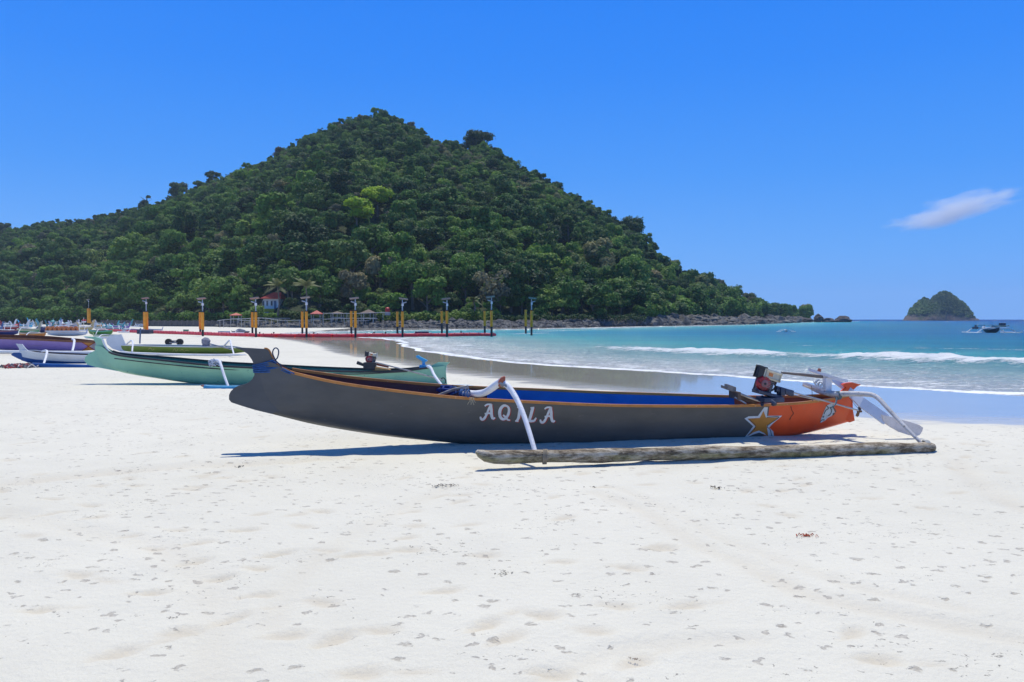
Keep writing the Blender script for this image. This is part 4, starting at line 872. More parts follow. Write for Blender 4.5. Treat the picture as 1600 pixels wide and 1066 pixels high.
def hull(fr, parent, keel, sheer, bmax, mats, u0, u1, heel=.05, nst=70, outer_mi=None, inner_mi=None, rail_mat=None, shape=None, thick=.025, rail=(.028, .016), floor=.10, full=.55, rail_u=None, nsec=11):
    """keel, sheer: functions u->w. One double-skinned shell (outer, inner) and two gunwale rails."""
    us = np.linspace(u0, u1, nst); s = (us - u0) / (u1 - u0)
    bw = (shape(s) if shape else (1 - np.abs(2 * s - 1) ** 2.6)) * bmax + .022
    zk, zg = keel(us), sheer(us)
    def section(off, zoff):
        rows = []
        for i, u in enumerate(us):
            b = max(bw[i] - off, .004); hh = heel * b / bmax; row = []
            zkk = min(zk[i] + zoff, zg[i] - .01)
            for j in range(-nsec, nsec + 1):
                t = 1 - abs(j) / nsec if False else abs(j) / nsec
                g = full * math.sqrt(max(0, 1 - (1 - t) ** 2)) + (1 - full) * t
                top = zg[i] + (2 * hh if j > 0 else 0)
                w = zkk + (top - zkk) * (t ** 1.12)
                row.append(fr.P(u, b * g * (1 if j > 0 else -1 if j < 0 else 0), w))
            rows.append(row)
        return rows
    out = section(0, 0); inn = section(thick, floor); m = 2 * nsec + 1
    V = [p for r in out for p in r]; Fc, mi = [], []
    for i in range(nst - 1):
        for j in range(m - 1):
            Fc.append((i * m + j, (i + 1) * m + j, (i + 1) * m + j + 1, i * m + j + 1)); t = abs((j + .5) - nsec) / nsec
            mi.append(outer_mi((us[i] + us[i + 1]) / 2, t) if outer_mi else 0)
    ho = mesh('hull', V, Fc, mats['outer'], parent, True, mi)
    V2 = [p for r in inn for p in r]; F2, m2 = [], []
    for i in range(nst - 1):
        for j in range(m - 1):
            F2.append((i * m + j, i * m + j + 1, (i + 1) * m + j + 1, (i + 1) * m + j)); m2.append(inner_mi((us[i] + us[i + 1]) / 2) if inner_mi else 0)
    hi = mesh('inner_lining', V2, F2, mats['inner'], parent, True, m2)
    fr.hull_bvh = BVHTree.FromPolygons([tuple(v) for v in V], Fc)
    for side in (0, m - 1):
        b = MB(); sgn = -1 if side == 0 else 1; ru = rail_u or (u0, u1); pts = [out[i][side] for i in range(nst) if ru[0] <= us[i] <= ru[1]]
        n0 = len(pts); VV = []
        for p in pts:
            for a, c in ((-.010, -1), (thick + .008, -1), (thick + .008, 1), (-.010, 1)):
                VV.append(p + fr.N * (-sgn * a * rail[0] / .028) + Vector((0, 0, c * rail[1])))
        FF = []
        for i in range(n0 - 1):
            for k in range(4): FF.append((i * 4 + k, i * 4 + (k + 1) % 4, (i + 1) * 4 + (k + 1) % 4, (i + 1) * 4 + k))
        FF += [(0, 1, 2, 3), tuple((n0 - 1) * 4 + k for k in (3, 2, 1, 0))]
        b.add(VV, FF); b.build('gunwale_rail', rail_mat, parent, smooth=False)
    fr.us, fr.bw, fr.zk, fr.zg, fr.bmax, fr.heel = us, bw, zk, zg, bmax, heel
    return ho
def shell_px(fr, pts, b=None, bw=None):
    """pixel outline of the near gunwale -> (u, w), using the local half beam"""
    out = []
    for q in pts:
        v = -(b(q[0]) if b else 0); out.append(fr.uw(q[0], q[1], v))
    return out
def blade(fr, parent, px, name, mat, th=.045, v=0.0, edge=None):
    """flat shaped timber (prow, stern fin) cut to a pixel outline lying in the boat's centre plane"""
    C = [fr.uw(a, b, v) for a, b in px]; P = [fr.P(u, v - th / 2, w) for u, w in C]; b = MB(); b.prism(P, fr.N * th)
    o = b.build(name, mat, parent)
    return o
def decal(fr, parent, polys, name, mat, off=.003, maxe=2.2):
    """painted mark: pixel polygons laid on the near side of the hull (world-space mesh following its curve)"""
    V, Fc = [], []
    for poly in polys:
        p3 = [Vector((a, b, 0)) for a, b in poly]; T = [[p3[i] for i in q] for q in tessellate_polygon([p3])]
        for _ in range(5):
            if max((q[i] - q[i - 1]).length for q in T for i in range(3)) <= maxe: break
            T = [r for a, b_, c in T for ab, bc, ca in (((a + b_) / 2, (b_ + c) / 2, (c + a) / 2),) for r in ([a, ab, ca], [ab, b_, bc], [ca, bc, c], [ab, bc, ca])]
        base = len(V); W_ = []; ix = {}; tri = []
        for q in T:
            f = []
            for p in q:
                kk = (round(p.x, 4), round(p.y, 4)); f.append(ix.setdefault(kk, len(ix)))
            tri.append(f)
        for kx, ky in ix:
            d = ray(kx, ky).normalized(); h, n, i, dist = fr.hull_bvh.ray_cast(CAM, d)
            if h is None: h = onp(kx, ky, fr.A - fr.N * fr.bmax, fr.N); n = -fr.N
            if n.dot(d) > 0: n = -n
            W_.append(h + n * off)
        V += W_; Fc += [tuple(base + i for i in f) for f in tri]
    return mesh(name, V, Fc, mat, parent, True)
def stroke(pts, w):
    """closed polygon round a polyline, width w (number or list), pixel space"""
    P = [Vector((a, b)) for a, b in pts]; n = len(P); ws = w if hasattr(w, '__len__') else [w] * n; L_, R_ = [], []
    for i, p in enumerate(P):
        d = (P[min(i + 1, n - 1)] - P[max(i - 1, 0)]).normalized(); nn = Vector((-d.y, d.x)) * ws[i] / 2; L_.append((p.x + nn.x, p.y + nn.y)); R_.append((p.x - nn.x, p.y - nn.y))
    return L_ + R_[::-1]
def stroke_quads(pts, w):
    C = crom(pts, 3); ws = w if hasattr(w, '__len__') else [w] * len(pts); W_ = np.interp(np.linspace(0, 1, len(C)), np.linspace(0, 1, len(ws)), ws)
    out = []
    for i in range(len(C) - 1):
        a, b_ = C[i], C[i + 1]; d = (b_ - a) / (np.linalg.norm(b_ - a) + 1e-9); n = np.array([-d[1], d[0]]); e = d * .15
        out.append([tuple(a - e + n * W_[i] / 2), tuple(b_ + e + n * W_[i + 1] / 2), tuple(b_ + e - n * W_[i + 1] / 2), tuple(a - e - n * W_[i] / 2)])
    return out
WOOD = paint('grey_driftwood', (.34, .31, .27), .85, .4, scale=6, streak=(1, 1, 6), bump=.4)
ARMW = paint('white_branch', (.74, .74, .76), .5, .14, scale=6, chips=.35, wearcol=(.42, .38, .36), bump=.5)
ROPEB = paint('blue_rope', (.025, .10, .28), .8, .35, scale=30, bump=.6)
ROPEK = paint('navy_cloth', (.012, .04, .20), .85, .4, scale=14, bump=.6)
STEEL = paint('steel_shaft', (.45, .43, .41), .35, .3, scale=9, metallic=.8)
BLKR = paint('black_rubber', (.02, .02, .02), .6)

def engine(parent, fr, c, k, tilt=.28, U=None):
    """small petrol engine; c centre of the fan disc (world), k metres per unit (unit = disc radius), U axis along the boat"""
    U = U or fr.U; N = fr.N; Z = Vector((0, 0, 1)); ca, sa = math.cos(tilt), math.sin(tilt)
    X = U * ca - Z * sa; Y = U * sa + Z * ca       # tilted right / up
    def Q(a, b, d=0): return c + X * (a * k) + Y * (b * k) + N * (d * k)
    redp = paint('engine_red', (.42, .012, .02), .35, .25, scale=14, chips=.3, wearcol=(.12, .05, .05)); crm = paint('tank_cream', (.66, .61, .47), .4, .25, scale=10, chips=.4, wearcol=(.4, .2, .1)); blk = paint('engine_black', (.02, .022, .028), .5, .3, scale=9)
    alu = paint('engine_metal', (.22, .22, .24), .45, .4, scale=12, metallic=.6, chips=.4, wearcol=(.06, .05, .05))
    b = MB(); b.box(Q(.25, -.05, .75), X * .62 * k, Y * .75 * k, N * .6 * k, bev=.02); b.box(Q(.85, -.3, .7), X * .5 * k, Y * .6 * k, N * .5 * k, bev=.015); b.tube([Q(.3, -.9, 1.7), Q(1.1, -.5, 1.5)], .25 * k, 8)
    for q in range(5): b.box(Q(.55, -.35 + q * .2, .25), X * .75 * k, Y * .03 * k, N * .5 * k)
    en = b.build('engine', alu, parent)
    b = MB(); ring = [Q(0, 0, .32), Q(0, 0, -.0), Q(0, 0, -.16), Q(0, 0, -.2)]; b.tube(ring, [1.0 * k, 1.0 * k, .86 * k, .6 * k], 28, up=Y)
    b.build('fan_housing', redp, en, smooth=True)
    b = MB(); b.tube([Q(0, 0, -.2), Q(0, 0, -.30)], .46 * k, 20, up=Y); b.tube([Q(0, 0, -.30), Q(0, 0, -.33)], [.40 * k, .34 * k], 20, up=Y); b.build('starter_cover', paint('starter_ring', (.30, .14, .14), .4, .3, scale=20), en, smooth=True)
    b = MB(); b.tube([Q(0, 0, -.33), Q(0, 0, -.40)], .17 * k, 12, up=Y); b.tube([Q(-.55, -.1, -.2), Q(-.9, .1, -.35), Q(-1.0, .25, -.3)], .07 * k, 6); b.build('starter_handle', blk, en)
    b = MB()
    for q in range(10):
        a = 2 * PI * q / 10; b.box(Q(.72 * math.cos(a), .72 * math.sin(a), -.175), (X * math.cos(a) + Y * math.sin(a)) * .13 * k, (Y * math.cos(a) - X * math.sin(a)) * .035 * k, N * .02 * k)
    b.build('vent_slots', blk, en)
    b = MB(); b.box(Q(.85, 1.32, .7), X * 1.02 * k, Y * .42 * k, N * .75 * k, bev=.022); b.box(Q(.85, 1.30, .7), X * 1.05 * k, Y * .045 * k, N * .78 * k); tk = b.build('fuel_tank', crm, en, smooth=True)
    b = MB(); b.tube([Q(1.0, 1.7, .6), Q(1.0, 1.92, .6)], .22 * k, 12); b.tube([Q(1.0, 1.92, .6), Q(1.0, 2.0, .6)], .28 * k, 12); b.build('fuel_cap', paint('cap_rust', (.16, .08, .06), .6), en)
    b = MB(); b.box(Q(.55, 1.35, -.07), X * .3 * k, Y * .22 * k, N * .012 * k); b.build('tank_sticker', paint('sticker_orange', (.60, .20, .05), .5, .5, scale=30), en)
    b = MB(); b.box(Q(-.72, 1.32, .35), X * .50 * k, Y * .62 * k, N * .32 * k, bev=.018); b.box(Q(-.3, .95, .5), X * .3 * k, Y * .15 * k, N * .3 * k); b.build('air_filter', blk, en, smooth=True)
    b = MB(); b.tube(crom([Q(1.5, .4, .3), Q(1.75, .1, .2), Q(1.6, -.4, .3), Q(1.2, -.7, .5)], 4), .12 * k, 7); b.box(Q(1.45, .75, .6), X * .25 * k, Y * .3 * k, N * .4 * k, bev=.01); b.build('exhaust', paint('exhaust_rust', (.20, .14, .10), .7, .4, metallic=.4), en, smooth=True)
    return en, Q

# ---------------------------------------------------------------- THE DARK BOAT
A = gp(360, 700); A = Vector((-3.33, 9.28, 0)); Bp = Vector((4.60, 10.62, 0))
fr = Frame(A, Bp); boat = thing('outrigger_boat', 'long dark grey outrigger boat with orange stern, gold star and the name AQILA', 'boat', tuple(fr.P(4, 0, 0)))
GREY = paint('hull_grey', (.078, .079, .076), .45, .24, scale=2.2, chips=.12, wearcol=(.12, .115, .11), streak=(.6, .6, 1.6))
# orange stern
mor, t, p = newmat('hull_orange')
c = _ramp(t, _noise(t, 2.2, 5, .6), [(.3, (.66, .060, .006)), (.6, (.80, .085, .008)), (.8, (.82, .13, .018))]); c = _mix(t, c, (.50, .16, .08), _ramp(t, _noise(t, 9, 6, .75, stretch=(1, 1, .4)), [(.60, 0.0), (.75, .6)])); t.links.new(c, p.inputs['Base Color']); p.inputs['Roughness'].default_value = .38
KEEL = paint('hull_bottom', (.022, .026, .034), .5, .3, scale=2, chips=.2, wearcol=(.07, .07, .07))
keel_px = [(395, 639), (425, 647), (500, 665), (600, 681), (700, 691.5), (760, 696), (823, 699), (900, 699), (960, 698), (1030, 696.5), (1100, 693.5), (1160, 690), (1210, 686), (1275, 673.5), (1333, 657)]
sheer_px = [(395, 566), (425, 566), (445, 577), (458, 582.5), (525, 597.5), (600, 608.5), (700, 620), (761, 624.5), (848, 629), (960, 633.5), (1100, 634.5), (1175, 633.5), (1250, 629.5), (1300, 623), (1332, 617)]
u0, u1 = fr.from_px(398), fr.from_px(1329, 0, 640); BM = .40
shp = lambda s: np.clip(np.sin(PI * np.clip(s, 0, 1)) ** .62 * (1 - .10 * np.abs(2 * s - 1)), 0, 1) * np.clip(s / .10, 0, 1) ** .6 * np.clip((1 - s) / .04, .25, 1) ** .35
bfun = lambda px: float(shp(np.array((fr.from_px(px) - u0) / (u1 - u0)))) * BM
kf = interp_line([fr.uw(a, b_, 0) for a, b_ in keel_px]); sf = interp_line([fr.uw(a, b_, -bfun(a)) for a, b_ in sheer_px])
# the underside towards the keel curves away from the eye: keep the widest turn on the outline
u_or = fr.from_px(1203, -.3, 660); u_i1, u_i2 = fr.from_px(762, .3, 620), fr.from_px(1148, .3, 620)
mats = dict(outer=[GREY, mor, KEEL], inner=[paint('lining_maroon', (.11, .022, .014), .6, .35, scale=3, chips=.2), paint('lining_blue', (.004, .13, .40), .5, .2, scale=2), paint('lining_rust', (.32, .075, .02), .6, .4, scale=4, chips=.3)])
KU = lambda u, tt: 1 if u > u_or else 0
hull(fr, boat, kf, sf, BM, mats, u0, u1, heel=.045, nst=130, outer_mi=KU, inner_mi=lambda u: 0 if u < u_i1 else (1 if u < u_i2 else 2), rail_mat=paint('rail_orange', (.52, .20, .035), .45, .25, scale=5, chips=.25, wearcol=(.6, .45, .3)), shape=shp, floor=.12, full=.62, rail_u=(fr.from_px(452), 99), nsec=12)
prow_px = [(368, 543), (392, 544), (416, 545.5), (420, 548), (424, 557), (430, 567), (437, 573), (447, 577.5), (460, 583.5), (470, 600), (440, 640), (425, 646.5), (400, 640.5), (380, 634.5), (362, 628.5), (358.5, 624), (358.5, 617), (361, 611.5), (366, 606.5), (372, 603), (383, 600), (390, 597), (395, 592), (398, 586), (399, 578), (398, 571), (394, 562), (388, 553.5), (380, 548), (372, 545)]
blade(fr, boat, prow_px, 'prow', GREY, .055)
b = MB(); pts = [fr.P(*(lambda q: (q[0], 0, q[1]))(fr.uw(a, b_, 0))) for a, b_ in [(413, 545), (417, 545.5), (421, 549), (425, 558), (431, 568), (438, 574), (448, 578), (459, 583)]]
b.tube(crom(pts, 3), .016, 6); b.build('prow_trim', paint('rail_orange', (.52, .20, .035)), boat, smooth=True)
fin_px = [(1318, 622), (1313, 612), (1321, 606), (1315, 600.5), (1320, 598.6), (1330, 597.5), (1344, 601), (1337, 604), (1332, 609), (1330.5, 620), (1331, 640), (1334, 657), (1326, 660), (1318, 650)]
blade(fr, boat, fin_px, 'stern_fin', mor, .05)
# floor timbers and thwarts seen inside
for px in (560, 690, 860, 1010, 1100):
    u = fr.from_px(px, 0, 630); i = int(np.argmin(abs(fr.us - u))); b_ = fr.bw[i] - .02; z = fr.zg[i] - .10
    m = MB(); m.box(fr.P(u, 0, z), fr.U * .05, fr.N * (b_ * .92), (0, 0, .014), bev=.004); m.build('thwart', WOOD, boat)
# star
star_out = [(1194, 636), (1199.5, 636.5), (1198, 649.8), (1222, 649.5), (1207, 662), (1201.5, 668), (1208, 674), (1210, 685.5), (1202, 685), (1196, 679.5), (1186, 675.8), (1176, 679), (1160.5, 686.5), (1169, 676), (1176.5, 666), (1163, 654), (1169.5, 650.5), (1184, 650)]
SILV = paint('silver_paint', (.62, .66, .68), .35, .2, scale=8); GOLD = paint('star_gold', (.50, .20, .022), .45, .2, scale=5)
decal(fr, boat, [star_out], 'star_border', SILV, .004)
star_in = [(1192.5, 642), (1196.5, 652.5), (1216.5, 652), (1197.5, 665), (1199.5, 676), (1200, 683), (1194, 676.5), (1185.5, 672.5), (1177.5, 675), (1167.5, 681), (1180, 666), (1167.5, 654), (1186.8, 653)]
decal(fr, boat, [star_in], 'star', GOLD, .0065)
BLKP = paint('outline_black', (.03, .03, .035), .5)
decal(fr, boat, stroke_quads([(1169, 654.5), (1180.5, 666), (1168, 680)], .9) + stroke_quads([(1198, 651.8), (1217, 651.5), (1198.5, 665), (1203, 671), (1205.5, 682)], .9), 'star_outline', BLKP, .008)
# crack, emblem
decal(fr, boat, stroke_quads([(1235.5, 635), (1237, 641), (1239.5, 646), (1236, 651), (1233.5, 656)], [1.2, 1.0, 1.4, 1.0, 1.6]), 'crack_mark', paint('crack_dark', (.14, .03, .01), .6), .003)
emb = [[(1282, 656), (1288, 641), (1291, 634), (1297, 631), (1301, 636), (1304, 644), (1299, 650), (1293, 653), (1289, 657), (1281.5, 661)], [(1296, 632), (1300, 629), (1303.5, 638), (1302, 641)]]
decal(fr, boat, emb, 'emblem', paint('emblem_silver', (.50, .55, .56), .4, .35, scale=26), .004)
decal(fr, boat, stroke_quads([(1291, 634), (1294, 638), (1290, 641), (1287, 647)], 1.5) + stroke_quads([(1296, 637), (1299, 641), (1297, 647), (1293, 650)], 1.3) + stroke_quads([(1281, 659), (1284, 656), (1288, 656)], 1.2) + stroke_quads([(1300, 635), (1304, 640), (1305.5, 644)], 1.6) + [[(1284, 651), (1288, 649.5), (1286, 653)], [(1301, 645), (1305, 646), (1300, 650)]], 'emblem_lines', paint('emblem_dark', (.045, .06, .05), .5), .006)
# the name, brush lettering with a red edge
LET = {'A': [([(750.5, 651), (752, 655), (756, 654.5), (760, 648), (764, 638), (767, 632.5)], [2.5, 4, 4, 3.4, 3.2, 3]), ([(757.5, 634.5), (761, 632), (767, 632), (768, 633.5)], [2.4, 2.6, 3, 3]), ([(767, 632.5), (767.5, 640), (768, 648), (770, 654), (773.5, 652.5)], [3.6, 4.6, 4.6, 4, 2.2]), ([(757.5, 646.5), (763, 645.5), (768, 646)], [2.6, 2.8, 2.8])],
       'Q': [([(792, 634.5), (788, 633.5), (783.5, 636.5), (780.8, 643), (781.5, 651), (786, 655), (791.5, 652), (794.8, 645), (795, 638), (792, 634.2)], [3, 4, 4.6, 5, 4.6, 4.2, 4, 4, 3.6, 3]), ([(786, 648.5), (790, 651.5), (793, 655.5), (797, 656.5)], [2.6, 3, 3, 2])],
       'I': [([(808, 636.5), (811.5, 637), (812.5, 640)], [2, 3, 4]), ([(812.5, 637), (811.5, 645), (810, 653), (807, 657.5)], [4.4, 4.6, 4.4, 3]), ([(805, 657.5), (810, 658)], [2.6, 2.6])],
       'L': [([(829, 637.2), (834.5, 636.8)], [2.4, 2.6]), ([(832.5, 637), (830.8, 643), (829, 650), (827, 656)], [4.6, 4.8, 4.6, 4.2]), ([(824, 657.2), (829, 657.8), (834.5, 657.6)], [3, 4, 3.4]), ([(834.5, 657.6), (837.6, 652.8)], [3.6, 2])]}
LET['A2'] = [([(a + 93.5, b_ + 4.6) for a, b_ in s], w) for s, w in LET['A']]
LW = paint('letter_white', (.62, .64, .64), .45, .15, scale=12); LR = paint('letter_red', (.30, .03, .02), .5)
for nm, st in LET.items():
    q1, q2 = [], []
    for s, w in st: q1 += stroke_quads([(a + 1.1, b_ + .6) for a, b_ in s], [v + 1.3 for v in w]); q2 += stroke_quads(s, w)
    lo = decal(fr, boat, q2, 'letter', LW, .0055, 4); lo['label'] = 'painted white letter ' + nm[0]
    decal(fr, boat, q1, 'letter_shadow', LR, .003, 4)
# outrigger float
l0, l1 = gp(744, 735), gp(1461, 707.5); mlog, t, p = newmat('weathered_log')
tc = t.nodes.new('ShaderNodeTexCoord'); ge = t.nodes.new('ShaderNodeNewGeometry'); sn = t.nodes.new('ShaderNodeSeparateXYZ'); t.links.new(ge.outputs['Normal'], sn.inputs[0])
n1 = _noise(t, 12, 8, .8, stretch=(.3, 1, 1.3)); c = _ramp(t, n1, [(.38, (.065, .045, .026)), (.47, (.23, .175, .11)), (.53, (.47, .39, .275)), (.66, (.72, .64, .50))])
g2 = _ramp(t, _noise(t, 14, 5), [(.4, (.10, .105, .035)), (.6, (.34, .32, .14))]); f2 = _math(t, 'MULTIPLY', _ramp(t, _noise(t, 3, 6, .7, stretch=(.5, 1, 1)), [(.42, 0.0), (.55, 1.0)]), _ramp(t, _math(t, 'MULTIPLY_ADD', sn.outputs[2], .5), [(0, 0.0), (.30, 1.0), (.52, .7), (.62, 0.0)]))
f2.node.inputs  # keep
for nd in t.nodes:
    if nd.type == 'MATH' and nd.operation == 'MULTIPLY_ADD': nd.inputs[2].default_value = .5
c = _mix(t, c, g2, _math(t, 'MULTIPLY', f2, .75)); t.links.new(c, p.inputs['Base Color']); p.inputs['Roughness'].default_value = .9; t.links.new(_bump(t, n1, .9, .03), p.inputs['Normal'])
LC0, LC1 = Vector((l0.x, l0.y + .02, .125)), Vector((l1.x, l1.y + .02, .055)); R0 = .072
ax = (LC1 - LC0); pts, rad = [], []
for s, r, dz in [(0, .018, .075), (.006, .042, .05), (.018, .062, .022), (.035, .070, .006), (.06, .074, 0)] + [(v, .074 + .006 * math.sin(v * 31), .004 * math.sin(v * 17)) for v in np.linspace(.1, .94, 40)] + [(.97, .074, 0), (.988, .070, .0), (.997, .05, .0), (1.0, .03, 0)]:
    pts.append(LC0 + ax * s + Vector((0, .02 * math.sin(s * 6), dz))); rad.append(r)
b = MB(); b.tube(pts, rad, 22); o = b.build('outrigger_float', mlog, boat, smooth=True)
dn = np.random.default_rng(4)
for v in o.data.vertices:
    q = np.array(v.co); n_ = float(fbm(np.array(q[0] * 4. + 50), np.array(q[2] * 16. + q[1] * 9 + 50), 3, 2)) - .5; v.co += v.normal * n_ * .016
# arms
def depth_path(px_pts, Ys): return [at(a, b_, Y) for (a, b_), Y in zip(px_pts, Ys)]
p1 = depth_path([(722, 617), (731, 615), (744, 615.5), (757, 613.5), (768, 607), (776, 601), (783, 597)], [9.62, 9.55, 9.42, 9.30, 9.18, 9.10, 9.02])
b = MB(); b.tube(crom(p1, 4), list(np.linspace(.040, .046, 25)), 12); arm = b.build('outrigger_arm', ARMW, boat, smooth=True)
p2 = depth_path([(786, 590), (788, 598), (794, 604), (801, 613), (809, 627), (818, 648), (826, 672), (832, 692), (837, 709), (838.5, 718)], [9.02, 9.0, 8.96, 8.9, 8.8, 8.66, 8.52, 8.4, 8.3, 8.27])
b = MB(); b.tube(crom(p2, 4), list(np.interp(np.linspace(0, 1, 37), [0, .1, .25, .6, 1], [.012, .034, .035, .028, .024])), 12); b.build('arm_leg', ARMW, arm, smooth=True)
c0 = at(785.5, 596, 9.0); b = MB(); b.tube([at(781, 604, 9.02), at(783, 598, 9.0), at(786, 592, 8.99), at(788.5, 588.5, 8.98)], [.020, .036, .032, .010], 10); b.build('arm_tip', paint('tip_terracotta', (.40, .10, .05), .6, .4, scale=9, chips=.3), arm, smooth=True)
b = MB()
for q in range(4): 
    cc = at(787 + q * .9, 599.5 + q * 1.2, 8.98); b.tube([cc + Vector((math.cos(a) * .05, math.sin(a) * .05, .012 * math.sin(a * 2))) for a in np.linspace(0, 2 * PI, 14)], .006, 5)
b.build('lashing', paint('grey_twine', (.25, .27, .30), .9), arm, smooth=True)
b = MB()
for q in range(4):
    cc = LC0 + ax * (.1315 + .0022 * q); b.tube([cc + Vector((.004 * math.sin(a), math.cos(a) * .079, math.sin(a) * .079)) for a in np.linspace(0, 2 * PI, 16)], .006, 5)
b.build('lashing', paint('brown_twine', (.30, .25, .18), .9), arm, smooth=True)
# lashings where the arm crosses the gunwale: navy cloth, blue rope, worn stick
rg = random.Random(5); b = MB()
for q in range(9):
    c_ = at(690 + rg.uniform(-4, 12), 609 + rg.uniform(-3, 3), 9.95 + rg.uniform(-.1, .1)); b.tube(crom([c_ + Vector((math.cos(a) * .07 * rg.uniform(.6, 1.2), math.sin(a) * .05, .03 * math.sin(a * 1.5 + q))) for a in np.linspace(0, 5.5, 7)], 3), .017, 6)
b.build('rope_bundle', ROPEK, boat, smooth=True)
b = MB()
for q in range(7):
    c_ = at(720 + q * 2.1 + rg.uniform(-1, 1), 615.5 + rg.uniform(-1, 1), 9.58 - q * .03); b.tube([c_ + fr.U * (.02 * math.cos(a) + .006 * math.cos(3 * a)) + fr.N * .05 * math.cos(a) + Vector((0, 0, .052 * math.sin(a))) for a in np.linspace(0, 2 * PI, 13)], .007, 5)
b.tube(crom([at(700, 611, 9.9), at(708, 605, 9.8), at(716, 607, 9.7), at(726, 612, 9.6)], 5), .009, 6); b.tube(crom([at(704, 617, 9.7), at(714, 613, 9.65), at(722, 609, 9.6)], 4), .008, 6)
b.build('arm_lashing', ROPEB, boat, smooth=True)
b = MB(); b.tube([at(683, 618.5, 9.75), at(708, 609, 9.7), at(731.5, 604.5, 9.66)], [.017, .019, .024], 8); b.build('stick', WOOD, boat, smooth=True)
b = MB()
for q in range(7): a0_ = at(735.5 + q * .9, 621 + .1 * q, 9.18); b.tube([a0_, a0_ + Vector((rg.uniform(-.03, .03), -.02, -.02)), a0_ + Vector((rg.uniform(-.05, .05), -.03, -.055 - rg.uniform(0, .03)))], .0035, 4)
b.build('frayed_twine', paint('straw_twine', (.34, .30, .20), .9), boat)
# prow rope
b = MB()
def prow_pt(px, py, v): u, w = fr.uw(px, py, 0); return fr.P(u, v, w)
for q in range(5):
    y0 = 571 + q * 2.6; y1 = 563 + q * 2.3 + (8 if q > 2 else 0); xl, xr = 396.5 + .3 * q, 426.5 + q * 1.8
    pts = [prow_pt(xl, y0, -.036), prow_pt((xl + xr) / 2, (y0 + y1) / 2 + .6, -.042), prow_pt(xr, y1, -.036), prow_pt(xr + 1.4, y1, 0), prow_pt(xr, y1, .036), prow_pt((xl + xr) / 2, (y0 + y1) / 2, .04), prow_pt(xl, y0, .036), prow_pt(xl - 1.4, y0, 0), prow_pt(xl, y0, -.036)]
    b.tube(crom(pts, 4), .0085, 7)
b.tube(crom([prow_pt(397, 576, -.04), prow_pt(420, 574.5, -.05), prow_pt(440, 574.5, -.07), prow_pt(452, 579.5, -.11), prow_pt(462, 583, -.13)], 5), .0085, 7)
b.tube(crom([prow_pt(397, 578.5, -.04), prow_pt(416, 577, -.05), prow_pt(434, 575.5, -.06), prow_pt(446, 580, -.09), prow_pt(456, 583.5, -.12)], 5), .007, 7)
b.build('mooring_rope', ROPEB, boat, smooth=True)
b = MB(); b.tube(crom([prow_pt(432, 565, 0), prow_pt(428, 558, 0), prow_pt(426, 551, 0), prow_pt(428, 545.5, 0), prow_pt(431.5, 543.8, 0), prow_pt(435, 547, 0), prow_pt(435.2, 553, 0), prow_pt(433, 560, 0), prow_pt(430, 563, 0), prow_pt(436, 568, -.02), prow_pt(441, 574, -.04)], 4), .008, 7); b.build('rope_loop', paint('dark_rope', (.03, .06, .12), .8, .3, scale=30), boat, smooth=True)

# ---- motor, shaft, rear arm, tiller, oar
k = 12.2 * .0084
ec = at(1193.5, 599.5, 10.05); en, Q = engine(boat, fr, ec, k, tilt=.30)
NAVY = paint('navy_metal', (.045, .06, .10), .45, .4, scale=10, metallic=.3, chips=.4, wearcol=(.20, .12, .08))
b = MB(); Yd = 10.05
b.box(at(1199, 616, Yd), fr.U * .17 - Vector((0, 0, .045)), fr.N * .10, (0, 0, .022), bev=.006); b.box(at(1203, 624, Yd - .02), fr.U * .14, fr.N * .12, (0, 0, .03), bev=.006); b.tube([at(1178, 608, Yd - .05), at(1196, 615, Yd - .05), at(1214, 618, Yd - .05)], .016, 6)
b.tube([at(1191, 619, Yd), at(1191, 634, Yd - .1)], .02, 6); b.tube([at(1208, 618, Yd), at(1208, 633, Yd - .1)], .024, 6); b.tube([at(1205, 626, Yd - .25), at(1212, 632, Yd - .33)], .022, 6)
b.build('engine_mount', NAVY, boat)
b = MB(); b.tube([at(1212, 608, Yd), at(1226, 612.5, Yd), at(1238, 616, Yd)], [.045, .036, .03], 12); b.tube([at(1214, 604.5, Yd - .03), at(1240, 612, Yd - .03)], .014, 7); b.box(at(1231, 613, Yd), fr.U * .06 - Vector((0, 0, .018)), fr.N * .05, (0, 0, .035), bev=.008); b.box(at(1220, 612, Yd), fr.U * .03, fr.N * .06, (0, 0, .05), bev=.008)
b.build('gear_case', NAVY, boat, smooth=True)
b = MB(); b.tube([at(1238, 613, Yd), at(1290, 627, 10.2), at(1341, 641.5, 10.45)], .011, 8); b.tube([at(1240, 617, Yd), at(1280, 626, 10.18)], .006, 6); b.build('propeller_shaft', STEEL, boat, smooth=True)
b = MB(); pc = at(1343, 643, 10.47)
for a in (math.radians(60), math.radians(240)):
    d = fr.U * math.cos(a) * .5 + Vector((0, 0, math.sin(a))) + fr.N * .3; d.normalize(); s = d.cross(fr.N).normalized(); b.prism([pc - s * .010, pc + d * .03 - s * .025, pc + d * .07 - s * .022, pc + d * .085 + s * .01, pc + d * .06 + s * .022, pc + s * .01], fr.N * .008)
b.tube([pc - fr.U * .03, pc + fr.U * .03], .016, 8); b.build('propeller', paint('bronze', (.16, .10, .07), .4, metallic=.7), boat, smooth=True)
b = MB(); b.box(at(1141, 606.5, 10.15), fr.U * .062 - Vector((0, 0, .022)), fr.N * .05, (0, 0, .036), bev=.006); b.box(at(1130.5, 605, 10.15), fr.U * .03 - Vector((0, 0, .01)), fr.N * .02, (0, 0, .018), bev=.004); b.build('throttle_box', paint('grey_wood_block', (.24, .22, .20), .8, .4, scale=12), boat)
